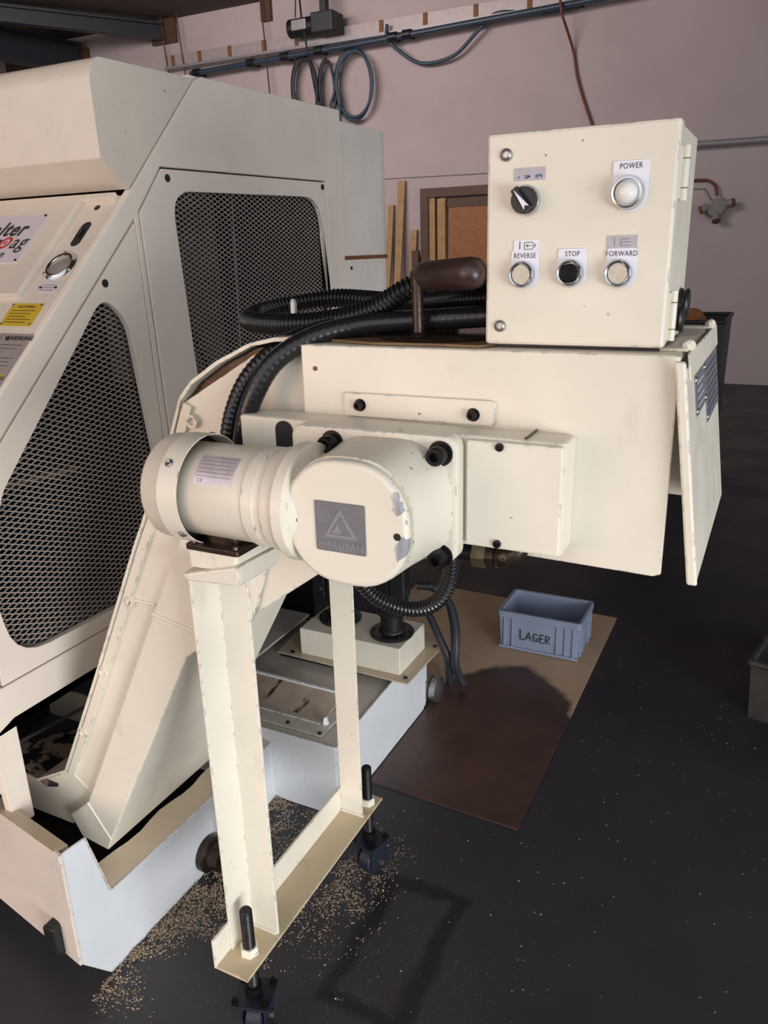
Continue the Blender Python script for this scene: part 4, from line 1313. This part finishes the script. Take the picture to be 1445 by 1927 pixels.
hose([(-0.352, 1.16, 1.428), (-0.44, 1.19, 1.424), (-0.54, 1.25, 1.414), (-0.64, 1.30, 1.412), (-0.75, 1.31, 1.417), (-0.825, 1.275, 1.409), (-0.856, 1.205, 1.396), (-0.825, 1.140, 1.389), (-0.745, 1.108, 1.388), (-0.655, 1.102, 1.394), (-0.570, 1.100, 1.412), (-0.505, 1.10, 1.444), (-0.465, 1.115, 1.460), (-0.42, 1.15, 1.452), (-0.35, 1.19, 1.440)], 0.0175,
     'ribbed black hose lying in a loop on the conveyor head', True, group='black hoses at the conveyor head')
hose([(-0.715, 1.22, 0.975), (-0.680, 1.21, 0.915), (-0.635, 1.20, 0.880), (-0.59, 1.20, 0.866), (-0.545, 1.20, 0.868), (-0.508, 1.20, 0.888), (-0.485, 1.20, 0.925), (-0.476, 1.20, 0.97), (-0.474, 1.19, 1.03), (-0.474, 1.18, 1.08)], 0.0150,
     'ribbed black hose hanging in a bow below the gearbox', True, name='hanging_hose', group='black hoses below the conveyor head')

# ------------------------------------------------------------------ coolant tank
tk = thing('coolant_tank', 'white coolant tank with stained top behind the leg frame', 'tank', (-1.2, 1.8, 0))
XK = -0.95
MB().prism('X', [(1.55, 0.222), (1.90, 0.236), (2.165, 0.236), (2.165, 0.03), (2.13, 0.0), (1.55, 0.0)], XK - 0.006, XK).build('side_wall', 'white', tk, bevel=0.002)
MB().box(-1.60, XK - 0.002, 1.545, 1.551, 0.0, 0.226).build('front_wall', 'white', tk, bevel=0.002)
MB().box(-1.60, XK - 0.006, 2.159, 2.165, 0.0, 0.236).build('back_wall', 'white', tk)
MB().hexa([(-1.60, 1.552, 0.226), (XK - 0.004, 1.552, 0.222), (XK - 0.004, 2.16, 0.236), (-1.60, 2.16, 0.240)],
          [(-1.60, 1.552, 0.216), (XK - 0.004, 1.552, 0.212), (XK - 0.004, 2.16, 0.226), (-1.60, 2.16, 0.230)]).build('tank_top', 'white_dirty', tk)
MB().hexa([(-1.50, 1.572, 0.229), (-1.010, 1.572, 0.226), (-1.000, 1.770, 0.236), (-1.50, 1.770, 0.239)],
          [(-1.50, 1.572, 0.233), (-1.010, 1.572, 0.230), (-1.000, 1.770, 0.240), (-1.50, 1.770, 0.243)]).build('inspection_plate', 'white_dirty', tk, bevel=0.001)
MB().hexa([(-1.50, 1.635, 0.236), (-1.04, 1.635, 0.233), (-1.03, 1.735, 0.262), (-1.50, 1.735, 0.265)],
          [(-1.50, 1.639, 0.232), (-1.04, 1.639, 0.229), (-1.03, 1.741, 0.258), (-1.50, 1.741, 0.261)]).build('gutter_sheet', 'gutter', tk)
MB().hexa([(-1.50, 1.615, 0.241), (-1.04, 1.615, 0.238), (-1.04, 1.637, 0.234), (-1.50, 1.637, 0.237)],
          [(-1.50, 1.612, 0.237), (-1.045, 1.612, 0.234), (-1.04, 1.637, 0.230), (-1.50, 1.637, 0.233)]).build('gutter_lip', 'white_dirty', tk)
MB().bar((-1.50, 1.740, 0.268), (-1.03, 1.740, 0.265), 0.008, 0.008).build('gutter_rail', 'white', tk)
for (x, y, z) in ((-1.13, 1.588, 0.2315), (-1.02, 1.580, 0.231), (-1.01, 1.70, 0.238)):
    MB().lathe((x, y, z), (0, 0, 1), [(0, 0.006), (0.004, 0.005), (0.004, 0)], 10).build('plate_screw', 'bolt', tk)
for (x, y) in ((-1.03, 1.625), (-1.022, 1.715)):
    MB().hexa([(x, y - 0.01, 0.232), (x + 0.012, y, 0.232), (x + 0.010, y + 0.008, 0.232), (x - 0.002, y + 0.004, 0.232)],
              [(x, y - 0.006, 0.256), (x + 0.008, y, 0.256), (x + 0.008, y + 0.004, 0.256), (x, y + 0.002, 0.256)]).build('plate_tab', 'white', tk)
# pump base plate (overhangs) and its box
MB().prism('Z', [(-1.36, 1.885), (-0.885, 1.872), (-0.878, 2.15), (-1.39, 2.15)], 0.256, 0.261).build('pump_base_plate', 'rim', tk, bevel=0.001)
MB().box(-1.36, -0.96, 1.90, 2.15, 0.238, 0.256).build('plate_seal', 'dark', tk)
MB().box(-1.282, -0.925, 1.905, 2.095, 0.261, 0.352).build('pump_box', 'cream_plain', tk, bevel=0.003)
for (x, y) in ((-1.31, 1.90), (-0.905, 1.90), (-0.90, 2.12), (-1.12, 1.89)):
    MB().lathe((x, y, 0.261), (0, 0, 1), [(0, 0.007), (0.004, 0.006), (0.004, 0)], 12).build('plate_screw', 'bolt', tk)
MB().hexa([(XK, 2.10, 0.236), (XK + 0.05, 2.175, 0.238), (XK + 0.002, 2.165, 0.190), (XK, 2.10, 0.20)],
          [(XK, 2.104, 0.236), (XK + 0.05, 2.179, 0.238), (XK + 0.002, 2.169, 0.190), (XK, 2.104, 0.20)]).build('corner_tab', 'white', tk)
# dark cover panel left of the pumps
MB().hexa([(-1.60, 1.82, 0.258), (-1.40, 1.82, 0.258), (-1.40, 2.15, 0.262), (-1.60, 2.15, 0.262)],
          [(-1.60, 1.82, 0.266), (-1.40, 1.82, 0.266), (-1.40, 2.15, 0.270), (-1.60, 2.15, 0.270)]).build('side_cover', 'white_dirty', tk)
MB().lathe((XK + 0.004, 2.20, 0.050), (1, 0, 0), [(0, 0.030), (0.004, 0.045), (0.026, 0.045), (0.030, 0.030), (0.034, 0.018), (0.034, 0)], 28).build('caster_wheel', 'steel', tk, smooth=35)
MB().box(XK - 0.02, XK + 0.004, 2.15, 2.22, 0.03, 0.10).build('caster_bracket', 'steel', tk, bevel=0.002)


def pump(x, y, label):
    t = thing('coolant_pump', label, 'pump', (x, y, 0.352), 'black coolant pumps on the tank')
    fl_ = MB().lathe((x, y, 0.352), (0, 0, 1), [(0, 0.068), (0.008, 0.070), (0.012, 0.066), (0.012, 0.0)], 40).build('pump_flange', 'black_plastic', t, smooth=35)
    for k in range(6):
        a = 2 * math.pi * k / 6 + 0.3
        MB().lathe((x + 0.057 * math.cos(a), y + 0.057 * math.sin(a), 0.364), (0, 0, 1), [(0, 0.005), (0.004, 0.0045), (0.004, 0)], 10).build('flange_screw', 'bolt', fl_)
    MB().lathe((x, y, 0.364), (0, 0, 1), [(0, 0.042), (0.006, 0.040), (0.010, 0.036), (0.055, 0.036), (0.060, 0.040)], 36).build('pump_neck', 'black_plastic', t, smooth=35)
    mbody = MB().lathe((x, y, 0.424), (0, 0, 1), [(0, 0.046), (0.004, 0.048), (0.22, 0.048), (0.23, 0.044), (0.24, 0.0)], 40).build('pump_motor', 'black_plastic', t, smooth=35)
    fin = MB()
    for k in range(14):
        a = 2 * math.pi * k / 14
        d = Vector((math.cos(a), math.sin(a), 0))
        fin.bar(Vector((x, y, 0.44)) + d * 0.050, Vector((x, y, 0.63)) + d * 0.050, 0.004, 0.010, d)
    fin.build('cooling_fins', 'black_plastic', mbody)
    MB().prism('Z', rrect(x + 0.045, y - 0.03, 0.05, 0.05, 0.006, 3), 0.50, 0.60).build('terminal_case', 'black_plastic', mbody, bevel=0.003)
    return t


pump(-0.992, 1.992, 'right-hand black coolant pump, on the near end of the white box')
pump(-1.195, 2.020, 'left-hand black coolant pump, mostly hidden behind the far leg')
hose([(-0.93, 2.06, 0.50), (-0.87, 2.05, 0.505), (-0.82, 2.04, 0.47), (-0.80, 2.04, 0.40), (-0.805, 2.06, 0.32), (-0.83, 2.12, 0.22), (-0.86, 2.22, 0.12), (-0.88, 2.32, 0.021)], 0.015,
     'black ribbed hose bending down right of the pumps, outer of two', True, 'hose_dull', name='pump_hose', group='hoses at the coolant pumps')
hose([(-0.915, 2.06, 0.43), (-0.885, 2.05, 0.40), (-0.86, 2.06, 0.33), (-0.85, 2.10, 0.25), (-0.88, 2.19, 0.15), (-0.92, 2.30, 0.021)], 0.013,
     'thin black hose with metal fitting, inner of the two beside the pumps', True, 'hose_dull', name='pump_hose', group='hoses at the coolant pumps')
hb = MB().box(-1.75, -1.44, 2.25, 2.75, 0.0, 0.62).build('pump_cabinet', 'navy', None, bevel=0.004)
tag(hb, 'dark navy steel cabinet standing behind the coolant pumps', 'cabinet')
for (y, z) in ((2.30, 0.56), (2.30, 0.30), (2.62, 0.56)):
    MB().lathe((-1.44, y, z), (1, 0, 0), [(0, 0.007), (0.004, 0.005)], 10).build('cabinet_screw', 'steel', hb)

# ------------------------------------------------------------------ floor things
mtb = MB().prism('Z', [(-0.483, 1.700), (-0.483, 3.095), (-0.80, 3.10), (-1.40, 3.12), (-1.40, 2.21), (-0.944, 2.21), (-0.944, 1.715)], 0.0, 0.004)
tag(mtb.build('cardboard_mat', 'mat'), 'tan cardboard sheet with a big brown oil stain on the floor', 'cardboard')

bn = thing('plastic_bin', 'blue-grey plastic stacking bin with handwritten LAGER on the cardboard', 'bin', (-0.70, 2.78, 0.004))
bx0, bx1, by0, by1, bz0, bz1 = -0.862, -0.538, 2.650, 2.875, 0.004, 0.165
t_ = 0.006


def taper(x0, x1, y0, y1, z0, z1, k):
    return ([(x0 + k, y0 + k, z0), (x1 - k, y0 + k, z0), (x1 - k, y1 - k, z0), (x0 + k, y1 - k, z0)], [(x0, y0, z1), (x1, y0, z1), (x1, y1, z1), (x0, y1, z1)])


o_b, o_t = taper(bx0 + 0.006, bx1 - 0.006, by0 + 0.006, by1 - 0.006, bz0, bz1, 0.006)
i_b, i_t = taper(bx0 + 0.014, bx1 - 0.014, by0 + 0.014, by1 - 0.014, bz0 + 0.006, bz1, 0.006)
V = o_b + o_t + i_b + i_t
F_ = [(3, 2, 1, 0), (8, 9, 10, 11)]
for k in range(4):
    j = (k + 1) % 4
    F_ += [(k, j, 4 + j, 4 + k), (12 + k, 12 + j, 8 + j, 8 + k), (4 + k, 4 + j, 12 + j, 12 + k)]
MB().add(V, F_).build('bin_shell', 'bin', bn, bevel=0.003)
MB().prism('Z', rrect((bx0 + bx1) / 2, (by0 + by1) / 2, bx1 - bx0, by1 - by0, 0.014, 4), bz1 - 0.026, bz1, [rrect((bx0 + bx1) / 2, (by0 + by1) / 2, bx1 - bx0 - 0.026, by1 - by0 - 0.026, 0.010, 4)]).build('bin_rim', 'bin', bn, bevel=0.002)
for x in (bx0 + 0.028, bx0 + 0.060, bx1 - 0.090, bx1 - 0.058, bx1 - 0.028):
    MB().box(x - 0.0025, x + 0.0025, by0 + 0.001, by0 + 0.010, bz0 + 0.014, bz1 - 0.026).build('bin_rib', 'bin', bn, bevel=0.001)
for y in (by0 + 0.03, by0 + 0.07, by1 - 0.07, by1 - 0.03):
    MB().box(bx1 - 0.010, bx1 - 0.001, y - 0.0025, y + 0.0025, bz0 + 0.014, bz1 - 0.026).build('bin_rib', 'bin', bn, bevel=0.001)
MB().box(bx0 + 0.008, bx1 - 0.008, by0 + 0.004, by0 + 0.012, bz0 + 0.004, bz0 + 0.014).build('bin_foot_rib', 'bin', bn, bevel=0.001)


def scrawl(chars):
    y = by0 + 0.0055
    for strokes in chars:
        for st in strokes:
            P = [Vector((bx0 + 0.092 + p[0], y, bz0 + 0.052 + p[1])) for p in st]
            MB().tube(P, 0.0021, 6).build('marker_stroke', 'ink', bn)


H_ = 0.034
scrawl([[[(0, H_ + 0.008), (0.001, 0.0), (0.018, 0.001)]],
        [[(0.022, 0.002), (0.034, H_), (0.044, 0.0)], [(0.027, 0.013), (0.041, 0.012)]],
        [[(0.068, H_ - 0.004), (0.058, H_), (0.051, 0.018), (0.056, 0.002), (0.068, 0.003), (0.069, 0.014), (0.060, 0.014)]],
        [[(0.092, H_), (0.078, H_ - 0.001), (0.078, 0.0), (0.092, 0.001)], [(0.078, 0.017), (0.089, 0.017)]],
        [[(0.101, 0.0), (0.101, H_), (0.114, H_ - 0.004), (0.114, 0.020), (0.102, 0.016), (0.118, 0.0)]]])


def crate(x0, x1, y0, y1, h, mat, name, label, cat):
    t = thing(name, label, cat, ((x0 + x1) / 2, (y0 + y1) / 2, 0))
    o1, o2 = taper(x0, x1, y0, y1, 0.0, h, 0.01)
    i1, i2 = taper(x0 + 0.006, x1 - 0.006, y0 + 0.006, y1 - 0.006, 0.01, h, 0.01)
    V = o1 + o2 + i1 + i2
    MB().add(V, F_).build('crate_shell', mat, t)
    q = MB()
    for a, b2 in ((o2[0], o2[1]), (o2[1], o2[2]), (o2[2], o2[3]), (o2[3], o2[0])):
        q.cyl(a, b2, 0.012, 10)
    q.build('rolled_rim', mat, t, smooth=40)
    return t


sc = crate(0.035, 0.56, 2.52, 3.20, 0.205, 'crate', 'steel_crate', 'grey steel crate on the floor at the right edge', 'crate')
k_ = Vector((0.035, 2.52, 0))
sc.location = k_ + Matrix.Rotation(-0.2, 3, 'Z') @ (sc.location - k_)
sc.rotation_euler.z = -0.2
crate(-0.95, -0.30, 5.00, 5.60, 1.05, 'black_bin', 'black_container', 'tall black container standing behind the conveyor head', 'container')
wd = MB().lathe((-0.52, 5.25, 0.98), (0.3, -0.2, 1), [(0, 0.10), (0.06, 0.12), (0.10, 0.07), (0.13, 0.03)], 9).build('wood_lump', 'osb', None)
tag(wd, 'orange-brown lump sticking out of the black container', 'scrap')

# ------------------------------------------------------------------ swarf on the floor (uncountable)
rng = random.Random(3)
vs, fs = [], []


def chip(x, y, z, s):
    cl_ = mnoise.noise(Vector((x * 22, y * 22, 0.3))) + 0.6 * mnoise.noise(Vector((x * 60, y * 60, 4.0)))
    if s < 0.0068 and cl_ < rng.uniform(-0.55, 0.35):
        return
    a = rng.uniform(0, 6.283)
    ca, sa = math.cos(a), math.sin(a)
    l, w_, h_ = s, s * rng.uniform(0.35, 0.7), s * rng.uniform(0.25, 0.6)
    k = len(vs)
    tilt = rng.uniform(-0.3, 0.3) * s
    for (px, py, pz) in ((-l / 2, -w_ / 2, 0), (l / 2, -w_ / 3, 0), (0, w_ / 2, 0), (tilt, 0, h_)):
        vs.append((x + px * ca - py * sa, y + px * sa + py * ca, z + pz))
    fs.extend([(k, k + 2, k + 1), (k, k + 1, k + 3), (k + 1, k + 2, k + 3), (k + 2, k, k + 3)])


def inside(x, y):
    if x < -1.155 and y > 0.80:
        return False
    if x < -0.945 and y > 1.54:
        return False
    return True


for i in range(9000):     # heap along the tray foot
    y = rng.uniform(0.86, 1.54)
    wd_ = 0.022 + 0.030 * max(0, math.sin((y - 0.95) * 9)) + 0.05 * max(0, (y - 1.15))
    x = -1.157 + abs(rng.gauss(0, wd_))
    if inside(x, y):
        h0 = max(0.0, 0.010 - (x + 1.157) * 0.22)
        chip(x, y, 0.0003 + rng.uniform(0, h0), rng.uniform(0.002, 0.0065))
for i in range(900):      # along the front of the tray corner
    x = rng.gauss(-1.15, 0.06)
    y = rng.gauss(0.865, 0.020)
    if inside(x, y):
        chip(x, y, 0.0003, rng.uniform(0.002, 0.006))
for i in range(6000):     # between the tray and the leg frame
    x = rng.gauss(-1.0, 0.09)
    y = rng.uniform(1.05, 1.54)
    if inside(x, y):
        chip(x, y, 0.0003, rng.uniform(0.0015, 0.006))
for i in range(900):      # clump beside the drain valve
    x, y = rng.gauss(-1.03, 0.035), rng.gauss(1.20, 0.045)
    if inside(x, y):
        chip(x, y, rng.uniform(0.0003, 0.009), rng.uniform(0.003, 0.007))
for i in range(2600):     # around the far caster
    x = rng.gauss(-0.80, 0.05)
    y = rng.gauss(1.34, 0.09)
    if inside(x, y):
        chip(x, y, 0.0003, rng.uniform(0.0015, 0.0055))
for i in range(4200):     # dust spread
    x = rng.gauss(-0.78, 0.30)
    y = rng.gauss(1.10, 0.32)
    if inside(x, y) and not (x < -0.48 and y > 1.69):
        chip(x, y, 0.0003, rng.uniform(0.0006, 0.0019))
for i in range(600):      # stray flecks on the open floor
    x = rng.uniform(-0.7, 0.5)
    y = rng.uniform(0.7, 3.0)
    if not (x < -0.48 and y > 1.69) and not (x > 0.0 and y > 2.45):
        chip(x, y, 0.0003, rng.uniform(0.0015, 0.0055))
sw_o = MB().add(vs, fs).build('metal_swarf', 'swarf')
sw_o['label'] = 'pale metal swarf scattered over the dark floor'
sw_o['category'] = 'swarf'
sw_o['kind'] = 'stuff'
